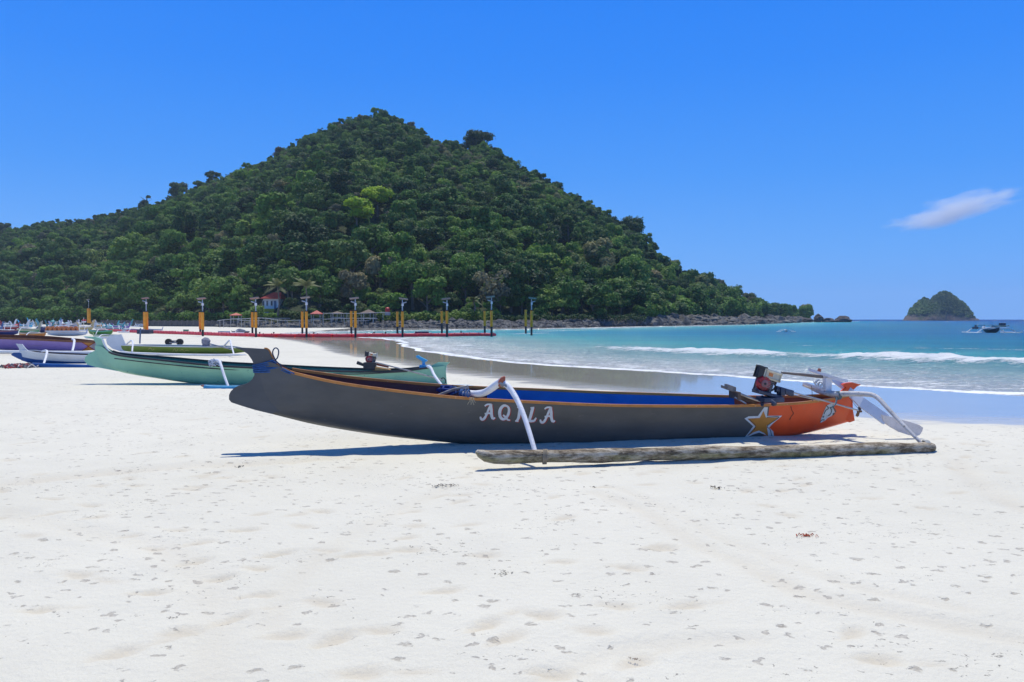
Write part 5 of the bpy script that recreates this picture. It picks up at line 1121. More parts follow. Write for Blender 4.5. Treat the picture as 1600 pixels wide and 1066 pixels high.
b = MB(); b.tube([at(1150, 613, 10.12), at(1170, 621, 10.1), at(1188, 627, 10.06)], [.017, .017, .017], 8); b.tube([at(1148, 621, 10.05), at(1166, 631, 9.95)], .010, 6); b.build('throttle_rod', STEEL, boat, smooth=True)
b = MB(); b.box(at(1164, 624, 10.15), fr.U * .16 - Vector((0, 0, .07)), fr.N * .03, (0, 0, .035), bev=.008); b.box(at(1148, 617, 10.13), fr.U * .02, fr.N * .14, (0, 0, .05), bev=.008); b.build('mount_beam', paint('brown_beam', (.12, .08, .055), .8, .4, scale=8), boat)
# rear crosspiece and arm
WB = ARMW
r1 = depth_path([(1255, 601.5), (1268, 606), (1282, 611.5), (1300, 615.5), (1320, 615.5), (1340, 615.5), (1356, 616.3), (1366, 618.5), (1375, 625), (1386, 637), (1400, 652), (1415, 668), (1430, 683), (1442, 695)], [10.85, 10.75, 10.6, 10.4, 10.25, 10.1, 9.98, 9.9, 9.82, 9.7, 9.56, 9.42, 9.3, 9.22])
b = MB(); b.tube(crom(r1, 4), list(np.interp(np.linspace(0, 1, 53), [0, .15, .5, .62, 1], [.024, .05, .040, .034, .024])), 12, squash=.8)
arm2 = b.build('outrigger_arm', paint('worn_branch', (.52, .51, .50), .7, .3, scale=5, chips=.7, wearcol=(.22, .19, .17), bump=.6), boat, smooth=True)
b = MB(); cc = at(1444, 694, 9.2)
for q in range(4): b.tube([cc + Vector((.014 * q, math.cos(a) * .08, math.sin(a) * .075 - .03)) for a in np.linspace(0, 2 * PI, 14)], .008, 5)
b.build('lashing', paint('pale_twine', (.45, .45, .42), .9), arm2, smooth=True)
b = MB(); cpt = at(1308, 617, 10.3)
for q in range(4): b.tube([cpt + fr.U * (.012 * q) + fr.N * .05 * math.cos(a) + Vector((0, 0, .055 * math.sin(a) - .01)) for a in np.linspace(0, 2 * PI, 13)], .0065, 5)
b.tube(crom([at(1308, 621, 10.25), at(1305, 632, 10.2), at(1298, 637, 10.15)], 4), .012, 6); b.build('rear_lashing', paint('teal_rope', (.10, .16, .18), .85, .4, scale=20), boat, smooth=True)
# flat board on the crosspiece, upright block, tapering top board, tiller bar
def board(pxs, Ys, hw, th, name, mat, par=boat):
    C = crom(depth_path(pxs, Ys), 5); hws = np.interp(np.linspace(0, 1, len(C)), np.linspace(0, 1, len(hw)), hw); VV, FF = [], []
    for i, c_ in enumerate(C):
        c_ = Vector(c_)
        for a, d in ((-1, -1), (1, -1), (1, 1), (-1, 1)): VV.append(c_ + fr.N * (a * hws[i]) + Vector((0, 0, d * th)))
    for i in range(len(C) - 1):
        for q in range(4): FF.append((i * 4 + q, i * 4 + (q + 1) % 4, (i + 1) * 4 + (q + 1) % 4, (i + 1) * 4 + q))
    FF += [(0, 1, 2, 3), tuple((len(C) - 1) * 4 + q for q in (3, 2, 1, 0))]; m_ = MB(); m_.add(VV, FF); return m_.build(name, mat, par)
board([(1256, 599.5), (1268, 604), (1284, 609.5), (1300, 612.5), (1312, 614)], [10.75, 10.68, 10.58, 10.48, 10.42], [.03, .10, .13, .11, .06], .018, 'seat_board', WB)
b = MB(); c_ = at(1292.5, 600, 10.5); b.box(c_, fr.U * .048, fr.N * .04, (0, 0, .09), bev=.01); b.build('tiller_post', WB, boat)
board([(1264, 577.5), (1275, 582), (1290, 587), (1308, 592), (1325, 595.5)], [10.6, 10.56, 10.5, 10.44, 10.4], [.015, .06, .075, .05, .008], .018, 'top_board', WB)
b = MB(); b.tube([at(1221, 582.5, 10.35), at(1254, 585.5, 10.42), at(1285, 589, 10.5)], [.014, .02, .022], 8); b.build('tiller_bar', paint('brown_bar', (.20, .16, .13), .7, .35, scale=7), boat, smooth=True)
b = MB(); b.tube([at(1279, 583, 10.55), at(1281, 576, 10.55)], [.03, .022], 8); b.build('peg', paint('tip_terracotta', (.40, .10, .05)), boat, smooth=True)
b = MB()
for q in range(8): c_ = at(1272 + rg.uniform(0, 15), 596 + rg.uniform(0, 9), 10.46); b.tube(crom([c_ + Vector((math.cos(a) * .03, math.sin(a) * .02, math.sin(a * 1.3 + q) * .03)) for a in np.linspace(0, 5, 6)], 3), .006, 5)
b.build('string_tangle', paint('white_string', (.6, .6, .6), .8, .4, scale=30), boat, smooth=True)
b = MB(); b.tube([at(1268, 603, 10.5), at(1270, 627, 10.3)], .004, 5); b.tube([at(1327, 622, 10.42), at(1342, 640, 10.46)], .003, 5); b.build('stay_wire', BLKR, boat)
# steering oar leaning down to the sand behind the arm
oa = [at(1300, 597, 10.75), at(1342, 629, 11.0), at(1384, 660, 11.2)]
mo = MB(); d = (oa[2] - oa[0]).normalized(); sd_ = d.cross(fr.N).normalized()
def plank(pts, hws, th, name, mat, par):
    m_ = MB(); VV, FF = [], []
    for p_, hw_ in zip(pts, hws):
        for a, e in ((-1, -1), (1, -1), (1, 1), (-1, 1)): VV.append(p_ + sd_ * a * hw_ + fr.N * e * th)
    for i in range(len(pts) - 1):
        for q in range(4): FF.append((i * 4 + q, i * 4 + (q + 1) % 4, (i + 1) * 4 + (q + 1) % 4, (i + 1) * 4 + q))
    FF += [(0, 1, 2, 3), tuple((len(pts) - 1) * 4 + q for q in (3, 2, 1, 0))]; m_.add(VV, FF); return m_.build(name, mat, par)
oar = plank([at(1298, 592, 10.75), at(1318, 604, 10.68), at(1345, 628, 10.45), at(1384, 656, 10.24)], [.02, .045, .066, .072], .018, 'steering_oar', paint('oar_white', (.66, .71, .78), .5, .12, scale=5, chips=.2, wearcol=(.4, .36, .33)), boat)
# rotate-free worn blade continuing the oar
mo = MB(); mo.prism([at(a, b_, 10.22) for a, b_ in [(1378, 648), (1400, 653.5), (1420, 659), (1436, 664), (1442.5, 668.5), (1441, 674), (1437, 680), (1430, 682), (1420, 680), (1405, 675), (1392, 668), (1382, 661)]], fr.N * .022); mo.build('oar_blade', paint('blade_worn', (.74, .66, .60), .8, .2, scale=8, chips=.5, wearcol=(.40, .34, .30)), oar)

# ---------------------------------------------------------------- OTHER BOATS
def outrigger_near(fr_, parent, arm_px, arm_Y, float_px, float_Y, r_float, arm_r, float_mat, arm_mat, tip_mat=None):
    P = depth_path(float_px, float_Y); C = crom(P, 4); rr_ = np.interp(np.linspace(0, 1, len(C)), [0, .04, .96, 1], [.35, 1, 1, .35]) * r_float
    b = MB(); b.tube(C, list(rr_), 10); f = b.build('outrigger_float', float_mat, parent, smooth=True)
    if tip_mat:
        b = MB(); d = (P[1] - P[0]).normalized(); b.tube([P[0] - d * .05 + Vector((0, 0, .02)), P[0] + d * .3], [r_float * .3, r_float * 1.04], 10); b.build('float_tip', tip_mat, f, smooth=True)
    for ap, aY in zip(arm_px, arm_Y):
        C = crom(depth_path(ap, aY), 5); b = MB(); b.tube(C, list(np.linspace(arm_r * 1.25, arm_r, len(C))), 8); b.build('outrigger_arm', arm_mat, parent, smooth=True)
def px_boat(name, label, A_, B_, keel, sheer, bmax, mats, u_px, rail_mat, prow=None, fin=None, prow_mat=None, fin_mat=None, heel=.02, nst=60, outer_mi=None, inner_mi=None, th=.05, rail=(.028, .016), rail_px=None, cat='boat', floor=.12):
    f = Frame(A_, B_); bt = thing(name, label, cat, tuple(f.P(f.L / 2, 0, 0)))
    u0_, u1_ = f.from_px(u_px[0]), f.from_px(u_px[1]); sh_ = lambda s: np.clip(np.sin(PI * np.clip(s, 0, 1)) ** .6, 0, 1) * np.clip(s / .1, 0, 1) ** .5
    bf = lambda px: float(sh_(np.array((f.from_px(px) - u0_) / (u1_ - u0_)))) * bmax
    kf_ = interp_line([f.uw(a, b_, 0) for a, b_ in keel]); sf_ = interp_line([f.uw(a, b_, -bf(a)) for a, b_ in sheer])
    hull(f, bt, kf_, sf_, bmax, mats, u0_, u1_, heel=heel, nst=nst, outer_mi=(lambda u, t: outer_mi(f, u, t)) if outer_mi else None, inner_mi=inner_mi, rail_mat=rail_mat, shape=sh_, rail=rail, floor=floor, full=.6, nsec=9, rail_u=(f.from_px(rail_px[0]), f.from_px(rail_px[1])) if rail_px else None)
    if prow: blade(f, bt, prow, 'prow', prow_mat, th)
    if fin: blade(f, bt, fin, 'stern_fin', fin_mat or prow_mat, th)
    return f, bt
MINT = paint('mint_green', (.30, .58, .38), .42, .12, scale=1.6, chips=.18, wearcol=(.045, .16, .11)); BLKRAIL = paint('black_rail', (.03, .03, .03), .5)
A_, B_ = gp(132, 603), gp(700, 603.5); A_ = Vector((A_.x, 18.9, 0)); B_ = Vector(((700 - CW) / F * 18.7, 18.7, 0))
fm_, mint = px_boat('outrigger_boat', 'mint green outrigger boat with red motor, lying behind the dark grey boat', A_, B_,
    [(150, 569), (175, 577), (200, 584), (250, 592), (300, 599), (380, 606), (450, 608), (560, 608), (640, 607), (697, 603)],
    [(150, 540), (162, 542), (168, 548), (182, 554), (215, 559), (250, 562.5), (330, 571), (400, 575), (480, 579), (560, 581), (620, 580), (660, 576), (697, 571)],
    .42, dict(outer=[MINT], inner=[paint('mint_inside', (.05, .17, .12), .6, .3)]), (150, 696), BLKRAIL,
    prow=[(130, 525.5), (150, 526.5), (161, 530), (164, 538), (168, 545), (175, 551), (184, 556), (190, 575), (185, 580), (150, 573.5), (137, 569.5), (133, 564), (134, 558), (140, 552), (149, 548), (151.5, 543), (151, 537), (147, 530.5), (138, 527.5)],
    fin=[(672, 572), (680, 568.5), (685, 566), (703, 566.3), (698, 571), (696.5, 580), (697.5, 592), (699, 602), (690, 605), (672, 600)], prow_mat=MINT, heel=.015, nst=90, rail=(.03, .022), rail_px=(172, 676))
b = MB(); b.tube(crom([fm_.P(fm_.uw(a, b_)[0], -.03, fm_.uw(a, b_)[1]) for a, b_ in [(161, 530), (164, 538), (168, 545.5), (175, 551.5), (184, 556)]], 3), .022, 6); b.build('prow_trim', WHITE, mint, smooth=True)
b = MB(); b.tube(crom([fm_.P(fm_.uw(a, b_)[0], -.40 * (1 if 230 < a < 600 else .8), fm_.uw(a, b_, -.38)[1]) for a, b_ in [(190, 560.5), (250, 567), (330, 575), (400, 579), (480, 583), (560, 584.6), (640, 581)]], 4), .014, 6); b.build('rub_strake', BLKRAIL, mint, smooth=True)
ec2 = at(576.5, 561.5, 18.6); en2, Q2 = engine(mint, fm_, ec2, 5.8 * .0155, tilt=.12)
b = MB(); b.box(at(578, 572, 18.6), fm_.U * .14, fm_.N * .12, (0, 0, .09), bev=.01); b.tube([at(558, 566.5, 18.55), at(575, 573, 18.55)], [.045, .03], 8); b.build('engine_mount', paint('engine_black', (.02, .022, .028)), mint)
b = MB(); b.box(at(592, 577, 18.6), fm_.U * .28 - Vector((0, 0, .05)), fm_.N * .10, (0, 0, .05), bev=.015); b.build('mount_beam', paint('ochre_beam', (.50, .27, .08), .6, .3, scale=5), mint)
b = MB(); b.tube([at(586, 566, 18.5), at(640, 580, 18.45), at(692, 594, 18.4)], .018, 7); b.build('propeller_shaft', STEEL, mint, smooth=True)
b = MB(); b.box(at(598, 571, 18.65), fm_.U * .14 - Vector((0, 0, .03)), fm_.N * .06, (0, 0, .03), bev=.01); b.build('tool_tray', paint('maroon_tray', (.16, .03, .03), .6), mint)
b = MB(); pc = at(693, 594.5, 18.4); b.tube(crom([pc + Vector((-.06, 0, .04)), pc + Vector((0, 0, .06)), pc + Vector((.05, 0, .0)), pc + Vector((.04, 0, -.07))], 4), .014, 6); b.build('propeller', BLKR, mint, smooth=True)
SKYB = paint('sky_blue_paint', (.045, .38, .66), .4, .12, scale=4)
b = MB(); b.prism([at(a, b_, 18.7) for a, b_ in [(650, 556), (653, 555.2), (657, 558), (663, 561), (668, 563.5), (666, 565.5), (660, 565), (655, 561.5), (650, 558.5)]], fm_.N * .10); b.box(at(662, 568, 18.75), fm_.U * .035, fm_.N * .03, (0, 0, .07), bev=.008); b.box(at(664, 573, 18.72), fm_.U * .13, fm_.N * .09, (0, 0, .04), bev=.012); b.build('oar_crutch', SKYB, mint)
BLUF = paint('float_blue', (.05, .30, .52), .45, .2, scale=4, chips=.2); TIPR = paint('float_tip_red', (.30, .10, .07), .6, .4, scale=9, chips=.4)
outrigger_near(fm_, mint, [[(332, 566), (337, 563.5), (342, 564), (345, 570), (350, 586), (356.5, 604)], [(668, 573), (673, 575), (679, 587), (691, 603.5)]], [[18.7, 18.4, 18.1, 17.9, 17.7, 17.5], [18.6, 18.3, 18.0, 17.5]],
               [(318, 604.5), (326, 605.8), (345, 606.5), (400, 606.5), (500, 606.3), (600, 606), (690, 605.3), (745, 605)], [17.5] * 8, .060, .030, BLUF, ARMW, TIPR)
b = MB(); rg = random.Random(9)
for q in range(6): c_ = at(337 + rg.uniform(-5, 4), 567 + rg.uniform(-3, 3), 18.3); b.tube(crom([c_ + Vector((math.cos(a) * .09, math.sin(a) * .06, math.sin(a * 1.4 + q) * .06)) for a in np.linspace(0, 5, 6)], 3), .016, 5)
b.build('lashing', paint('pale_lashing', (.45, .50, .58), .8, .4, scale=20), mint, smooth=True)

# white and blue boat
WBL = paint('boat_white', (.66, .68, .68), .5, .12, scale=2, chips=.15); DBL = paint('boat_blue', (.010, .075, .26), .42, .2, scale=2)
D3 = 27.5; A_ = Vector(((18 - CW) / F * D3, D3, 0)); B_ = Vector(((215 - CW) / F * (D3 + .5), D3 + .5, 0))
fw_, wb = px_boat('outrigger_boat', 'small white outrigger boat with dark blue bottom behind the heap of netting', A_, B_,
    [(32, 563), (50, 567.5), (80, 570), (120, 572), (165, 572), (205, 568)], [(32, 548), (46, 549), (60, 551.5), (90, 554), (140, 556), (180, 556), (205, 554)], .36,
    dict(outer=[WBL, DBL], inner=[paint('brown_inside', (.17, .11, .06), .7, .3)]), (34, 204), WHITE,
    prow=[(25, 537.3), (35, 538), (40, 544.5), (46, 550), (50, 553), (52, 563), (44, 566), (28, 558), (31, 551), (30, 544), (27, 540)], prow_mat=WBL, outer_mi=lambda f, u, t: 1 if t < .42 else 0)
blade(fw_, wb, [(31, 551), (42, 556), (54, 560.5), (54, 568.5), (44, 566.5), (30, 561), (19, 555.5), (18, 553.5), (22, 551.2)], 'forefoot', DBL, .058)
outrigger_near(fw_, wb, [[(66, 549.5), (73, 548.5), (72, 557), (68, 569.5)]], [[27.5, 27, 26.3, 25.4]], [(49, 570.8), (60, 571.5), (100, 573), (160, 574.5), (230, 575), (300, 574)], [25.4] * 6, .095, .034, DBL, ARMW)
# purple boat
PUR = paint('boat_purple', (.26, .18, .46), .42, .15, scale=1.5, chips=.1); D4 = 36.0
A_ = Vector(((-70 - CW) / F * D4, D4, 0)); B_ = Vector(((152 - CW) / F * D4, D4, 0)); BRN = paint('brown_rail', (.22, .085, .03), .6, .3, scale=4)
fp_, pu = px_boat('outrigger_boat', 'purple boat with brown gunwale and an orange cross on its right end', A_, B_,
    [(-66, 540), (-40, 544.5), (0, 547), (60, 549), (110, 549.2), (150, 547)], [(-66, 526), (0, 528.5), (60, 531), (110, 533.5), (150, 534.5)], .5, dict(outer=[PUR], inner=[BRN]), (-66, 151), BRN, rail=(.05, .04), heel=.05)
ORA = paint('orange_patch', (.50, .20, .03), .5, .2); RDL = paint('red_line', (.32, .03, .02), .5)
decal(fp_, pu, [[(128, 534.6), (149, 534.8), (138.5, 541)], [(128, 548), (138.5, 541.5), (147, 546.9)]], 'painted_cross', ORA, .01)
decal(fp_, pu, [[(139, 541.2), (150.5, 535), (150.5, 546.5)]], 'painted_panel', paint('pale_patch', (.50, .44, .44), .5), .01)
decal(fp_, pu, stroke_quads([(127.5, 534.6), (138.5, 541.2), (149, 548)], .9) + stroke_quads([(149.5, 534.8), (138.5, 541.2), (127.5, 548.2)], .9), 'painted_lines', RDL, .018)
decal(fp_, pu, [[(a, 539.2 + (a % 3) * .2), (a + 1.1, 538.9), (a + 1.3, 541), (a + .3, 541.2)] for a in np.arange(43, 67, 2.4)], 'faded_lettering', paint('lilac_letter', (.28, .22, .42), .6), .01)
outrigger_near(fp_, pu, [[(113, 530), (116, 532), (115, 541), (113, 549)]], [[36, 35.5, 34.5, 34]], [(-60, 549), (0, 549.8), (60, 550.6), (110, 551), (152, 551)], [34] * 5, .075, .045, WHITE, ARMW)
# olive boat
OLI = paint('boat_olive', (.17, .25, .035), .45, .2, scale=2, chips=.15, wearcol=(.12, .09, .03)); D5 = 34.0
A_ = Vector(((174 - CW) / F * D5, D5, 0)); B_ = Vector(((388 - CW) / F * D5, D5, 0))
fo_, ol = px_boat('outrigger_boat', 'olive green outrigger boat with white bow blade, beyond the mint green boat', A_, B_,
    [(190, 548.5), (215, 550.8), (260, 552.5), (320, 553.2), (360, 552.8), (388, 549.5)], [(190, 539.5), (215, 540.2), (260, 541.5), (320, 542.3), (360, 542.8), (388, 546.5)], .42, dict(outer=[OLI], inner=[paint('olive_inside', (.30, .32, .26), .7)]), (190, 386.5), WHITE,
    prow=[(172, 524), (190, 522.5), (193.5, 531), (196, 537), (204, 541), (206, 549), (190, 549.5), (176, 545), (168, 538), (166, 531)], prow_mat=WBL)
outrigger_near(fo_, ol, [[(196, 540), (204, 533), (207.5, 535), (206.5, 549)], [(350, 541), (359, 532), (361, 538), (365.5, 554)]], [[34, 33.5, 33, 32], [34, 33.5, 33, 32]], [(186, 550.5), (210, 552), (270, 554), (330, 555), (385, 554.5)], [32] * 5, .050, .032, WHITE, ARMW)
gfad = paint('yellowish_script', (.45, .42, .14), .6, .4, scale=20)
decal(fo_, ol, stroke_quads([(232, 546), (235, 543.5), (238, 547), (241, 545)], 1.0) + stroke_quads([(270, 549), (273, 544.5), (275, 549), (278, 546)], 1.0) + stroke_quads([(281, 548), (285, 546), (288, 549), (292, 547), (296, 548.5)], 1.0), 'faded_lettering', gfad, .01)
b = MB(); c_ = at(322, 535.5, 33.8); b.box(c_ - Vector((0, 0, .12)), (.13, 0, 0), (0, .12, 0), (0, 0, .12), bev=.03); b.tube([c_ + Vector((-.02, 0, -.05)), c_ + Vector((0, 0, .12)), c_ + Vector((.02, 0, .22))], [.17, .19, .08], 10); b.build('covered_engine', paint('grey_cloth', (.22, .22, .27), .9, .3, scale=8), ol, smooth=True)
b = MB(); b.tube([at(326, 537, 33.7), at(362, 546, 33.3)], .03, 6); b.build('propeller_shaft', STEEL, ol)
for px, lb in ((263.5, 'left'), (281, 'right')):
    c_ = at(px, 534.5, 36.5); b = MB(); 
    b.tube([c_ + Vector((0, -.07, 0)), c_ + Vector((0, .07, 0))], .155, 18, up=(1, 0, 0)); w_ = b.build('rubber_wheel', BLKR, smooth=True); tag(w_, f'black rubber wheel on the sand behind the olive boat, {lb} of a pair', 'wheel')
b = MB(); b.tube([at(265, 533, 36.5), at(280, 533, 36.5)], .035, 6); b.box(at(272.5, 535.5, 36.5), (.18, 0, 0), (0, .15, 0), (0, 0, .03)); b.tube([at(266, 536, 36.5), at(279, 531, 36.5)], .02, 6); tag(b.build('cart_axle', paint('engine_metal', (.22, .22, .24))), 'metal axle joining the two black wheels behind the olive boat', 'axle')
b = MB(); b.tube([at(218.5, 537, 38), at(219.5, 513, 38)], .035, 6); tag(b.build('thin_pole', paint('blue_pole', (.08, .14, .25), .6)), 'thin dark blue pole standing in the sand behind the olive boat', 'pole')

# ---- simple boats of the crowd on the left and along the beach
def simple_boat(label, px0, px1, ybase, hpx, hull_c, trim_c, in_c=(.25, .2, .15), horn=(0.0, 0.0), horn_c=None, armc=None, stripe=None, ang=0.0, arms=(.28, .72), sit=None, floats=True, name='outrigger_boat', cat='boat', z=0.0, bk=1.0):
    D = gp(0, ybase).y; k = D / F; L = (px1 - px0) * k; h = hpx * k; A_ = Vector(((px0 - CW) * k, D, z)); B_ = Vector(((px1 - CW) * k, D + ang, z)); f = Frame(A_, B_); bt = thing(name, label, cat, tuple(f.P(L / 2, 0, z)), None)
    f.A.z = z; hn = (horn[0] * k, horn[1] * k)
    key = ''.join('%02x' % int(v * 255) for v in hull_c)
    hm = paint('coat_' + key, hull_c, .45, .2, scale=2, chips=.15); tm = paint('coat_' + ''.join('%02x' % int(v * 255) for v in trim_c), trim_c, .5, .2, scale=2); im = paint('coat_' + ''.join('%02x' % int(v * 255) for v in in_c), in_c, .7, .3, scale=3)
    ss = lambda u: u / f.L
    kf_ = lambda u: h * (.02 + .38 * np.abs(2 * ss(u) - 1) ** 3); sf_ = lambda u: h * (.80 + .20 * np.abs(2 * ss(u) - 1) ** 2.2)
    bm_ = max(.25, min(.45, h * .8))
    hull(f, bt, kf_, sf_, bm_, dict(outer=[hm, tm], inner=[im]), .02 * L, .98 * L, heel=.03, nst=26, outer_mi=(lambda u, t: 1 if (stripe and stripe[0] < t < stripe[1]) else 0), rail_mat=tm, rail=(.05, .03), nsec=6, floor=h * .2)
    hc = paint('coat_' + ''.join('%02x' % int(v * 255) for v in (horn_c or hull_c)), horn_c or hull_c, .45, .2, scale=2)
    for e, hz, s in ((0, hn[0], -1), (L, hn[1], 1)):
        if hz <= 0: continue
        ww = hz * .45; P = [f.P(e + a, -.03, w) for a, w in ((-s * .25 * ww * 2, h * .75), (-s * ww * .7, h * .95), (-s * ww * .2, h + hz * .6), (s * ww * .35, h + hz), (s * ww * .9, h + hz * .98), (s * ww * .35, h + hz * .45), (s * ww * .15, h * .7), (0, h * .5))]
        b = MB(); b.prism(P, f.N * .06); b.build('prow' if s < 0 else 'stern_fin', hc, bt)
    ac = ARMW if armc is None else paint('coat_' + ''.join('%02x' % int(v * 255) for v in armc), armc, .5, .2)
    for a in arms:
        C = crom([f.P(a * L, .9 * bk, h * 1.0), f.P(a * L, 0, h * 1.12), f.P(a * L, -.8, h * 1.15), f.P(a * L + .05, -1.3, h * .6), f.P(a * L + .1, -1.55, .1)], 4); b = MB(); b.tube(C, .034, 6); b.build('outrigger_arm', ac, bt, smooth=True)
    if floats and arms:
        b = MB(); b.tube([f.P(.05 * L, -1.55, .14), f.P(.1 * L, -1.55, .08), f.P(.9 * L, -1.55, .08), f.P(.97 * L, -1.55, .12)], [.04, .075, .075, .04], 8); b.build('outrigger_float', ac, bt, smooth=True)
    if sit == 'arches':
        for q in range(7):
            b = MB(); c_ = f.P(L * (.07 + .115 * q), -bm_ * .8, h * 1.32); b.tube(crom([c_ + f.U * (-.20), c_ + f.U * -.13 + Vector((0, 0, .26)), c_ + f.U * .0 + Vector((0, 0, .33)), c_ + f.U * .13 + Vector((0, 0, .26)), c_ + f.U * .20], 3), [.09] * 13, 6); b.box(c_ + Vector((0, .05, .05)), f.U * .16, f.N * .05, (0, 0, .18), mi=1); b.build('painted_panel', [paint('panel_orange', (.55, .17, .05), .5), paint('panel_brown', (.26, .07, .025), .6)], bt)
        b = MB(); b.box(f.P(L * .42, -bm_ * .8, h * 1.16), f.U * L * .42, f.N * .05, (0, 0, h * .15)); b.build('deck_box', WBL, bt)
    if sit == 'cover':
        b = MB(); C = [f.P(L * q, 0, h * (1.05 + .2 * math.sin(PI * q))) for q in np.linspace(.25, .75, 6)]; b.tube(C, [.1, .22, .26, .25, .2, .1], 8); b.build('cover', tm, bt, smooth=True)
    return f, bt
WH = (.68, .69, .70)
simple_boat('orange hulled boat just above the purple boat, among the crowd at the left', 29, 71, 527.6, 7.5, (.50, .17, .02), (.58, .45, .30), horn=(0, 2.5), arms=(.62,), bk=.6, floats=False)
simple_boat('dark navy boat at the left edge, left of the orange hull', -14, 29, 524.2, 8, (.018, .025, .15), (.30, .10, .12), horn=(3, 0), arms=(.5,), floats=False)
simple_boat('green striped boat with a tall pale bow blade above the orange hull', 26, 62, 521.5, 8, (.06, .28, .12), (.42, .44, .30), horn=(0, 11), horn_c=(.36, .36, .26), arms=(.42,), stripe=(.7, 1.0), floats=False)
simple_boat('navy boat with olive bow blade right of the green striped boat', 57, 84, 520.2, 9, (.02, .03, .14), (.05, .05, .20), horn=(9, 5), horn_c=(.28, .27, .16), arms=(.3,), floats=False)
simple_boat('white and grey boat with a row of orange arched panels along its side', 73, 136, 525.2, 6.5, (.50, .55, .62), WH, horn=(0, 5), horn_c=(.45, .50, .66), arms=(), sit='arches')
simple_boat('bright green boat with yellow bow, right of the boat with arched panels', 139, 176, 524.5, 8.5, (.05, .22, .03), (.12, .40, .28), horn=(4, 2), horn_c=(.45, .45, .12), arms=(.6,), stripe=(.86, 1.0), floats=False)
simple_boat('pale green and white boat lying just behind the bow of the mint green boat', 146, 188, 528.6, 5, (.62, .64, .58), (.45, .55, .35), horn=(4, 0), horn_c=(.42, .50, .20), arms=(.5,), floats=True)
simple_boat('long white boat with red keel line beached beyond the second lamp pile', 190, 254, 519.6, 5.0, WH, (.30, .45, .55), stripe=(0, .4), arms=(.3, .7), horn=(2, 4))
for i, (a, b_, y, h, hc, tc_, hr, lb) in enumerate(((-8, 24, 513.5, 6, WH, (.05, .30, .40), (3, 6), 'white and teal boat at the left edge behind the navy boat'), (30, 48, 512.3, 5, (.07, .45, .70), WH, (5, 2), 'sky blue boat with pointed end at the far left, left of the first lamp pile'),
        (72, 90, 513.5, 7, (.03, .20, .24), (.60, .25, .06), (4, 6), 'dark teal boat with orange gunwale behind the navy boat with the olive blade'), (86, 104, 512.5, 5, (.45, .45, .60), (.5, .1, .05), (3, 3), 'lilac boat with red gunwale behind the arched panels, left part'), (98, 116, 511.6, 5, WH, (.10, .35, .35), (5, 4), 'white boat with teal gunwale behind the arched panels'),
        (112, 132, 512.6, 5, WH, (.40, .16, .20), (4, 5), 'white boat with dull red gunwale near the small flag'), (143, 162, 513, 5, (.60, .30, .05), WH, (4, 3), 'orange and white boat right of the first lamp pile'), (160, 182, 513.4, 5, (.10, .42, .45), (.05, .25, .10), (3, 5), 'turquoise boat behind the bright green boat'),
        (176, 200, 514.0, 4.5, (.16, .08, .40), WH, (3, 4), 'violet boat at the left end of the red jetty'), (-10, 12, 509.8, 5, WH, (.05, .10, .20), (3, 2), 'white boat with navy gunwale in the farthest row at the left edge'), (52, 70, 510.5, 4.5, WH, (.2, .3, .4), (4, 3), 'white boat in the farthest row beside the first lamp pile'),
        (120, 134, 508.6, 3.4, (.5, .5, .5), (.1, .3, .3), (3, 3), 'grey boat in the farthest row below the small flag'), (212, 232, 511.2, 3.6, (.45, .5, .55), (.1, .25, .5), (2, 3), 'pale blue boat in front of the long stone wall'),
        (2, 26, 516.5, 6, (.30, .04, .05), WH, (7, 5), 'red boat with white gunwale at the left edge behind the navy boat'), (18, 40, 515, 5.5, WH, (.25, .28, .30), (5, 7), 'white boat with a tall right end left of the green striped boat'), (60, 80, 516.5, 6, (.10, .30, .33), (.5, .4, .25), (8, 6), 'teal boat with sand coloured gunwale behind the navy boat'),
        (78, 98, 516, 5.5, (.40, .42, .62), (.06, .30, .32), (6, 8), 'lilac boat with teal gunwale above the arched panels, left end'), (94, 118, 516.4, 5.5, WH, (.45, .12, .10), (7, 6), 'white boat with red gunwale directly above the arched panels'), (108, 130, 515.4, 6, (.52, .50, .60), (.07, .20, .35), (6, 7), 'pale lilac boat above the right end of the arched panels'),
        (122, 144, 517, 6, (.55, .42, .20), WH, (5, 8), 'sand yellow boat at the foot of the flag'), (148, 168, 516.8, 5.5, WH, (.05, .35, .38), (7, 4), 'white boat with turquoise gunwale behind the bright green boat'), (166, 190, 517, 5, (.05, .30, .36), WH, (5, 6), 'blue green boat at the right end of the crowd'),
        (-14, 4, 517.5, 6, (.05, .12, .30), WH, (4, 6), 'blue boat cut by the left edge above the navy boat'), (44, 62, 507.8, 4, (.06, .35, .55), WH, (5, 4), 'blue boat in the farthest row left of the first lamp pile'), (84, 100, 507.9, 4, (.10, .30, .33), WH, (4, 5), 'dark teal boat in the farthest row left of the first lamp pile'),
        (150, 168, 509.4, 4, WH, (.1, .4, .4), (4, 4), 'white boat in the farthest row right of the first lamp pile'), (186, 204, 510.2, 4, (.08, .33, .36), WH, (3, 5), 'teal boat in the farthest row left of the second lamp pile'))):
    simple_boat(lb, a, b_, y, h * 1.15, hc, tc_, horn=(hr[0] * 1.35, hr[1] * 1.35), arms=(.35, .7), floats=True, ang=1.5 * math.sin(i))
simple_boat('small light blue boat on the sand behind the third pair of piles', 341, 359, 523.2, 5.2, (.06, .32, .58), (.55, .60, .62), horn=(1, 1), arms=(), name='rowing_boat')
simple_boat('dark low boat with grey cover beside the small light blue boat', 362, 390, 521.2, 3.4, (.05, .06, .07), (.30, .30, .30), horn=(1.5, .5), arms=(.4,), sit='cover')
simple_boat('little green boat on the sand left of the third pair of piles', 286, 295, 520, 4.5, (.04, .18, .10), (.10, .30, .20), arms=(), name='rowing_boat')
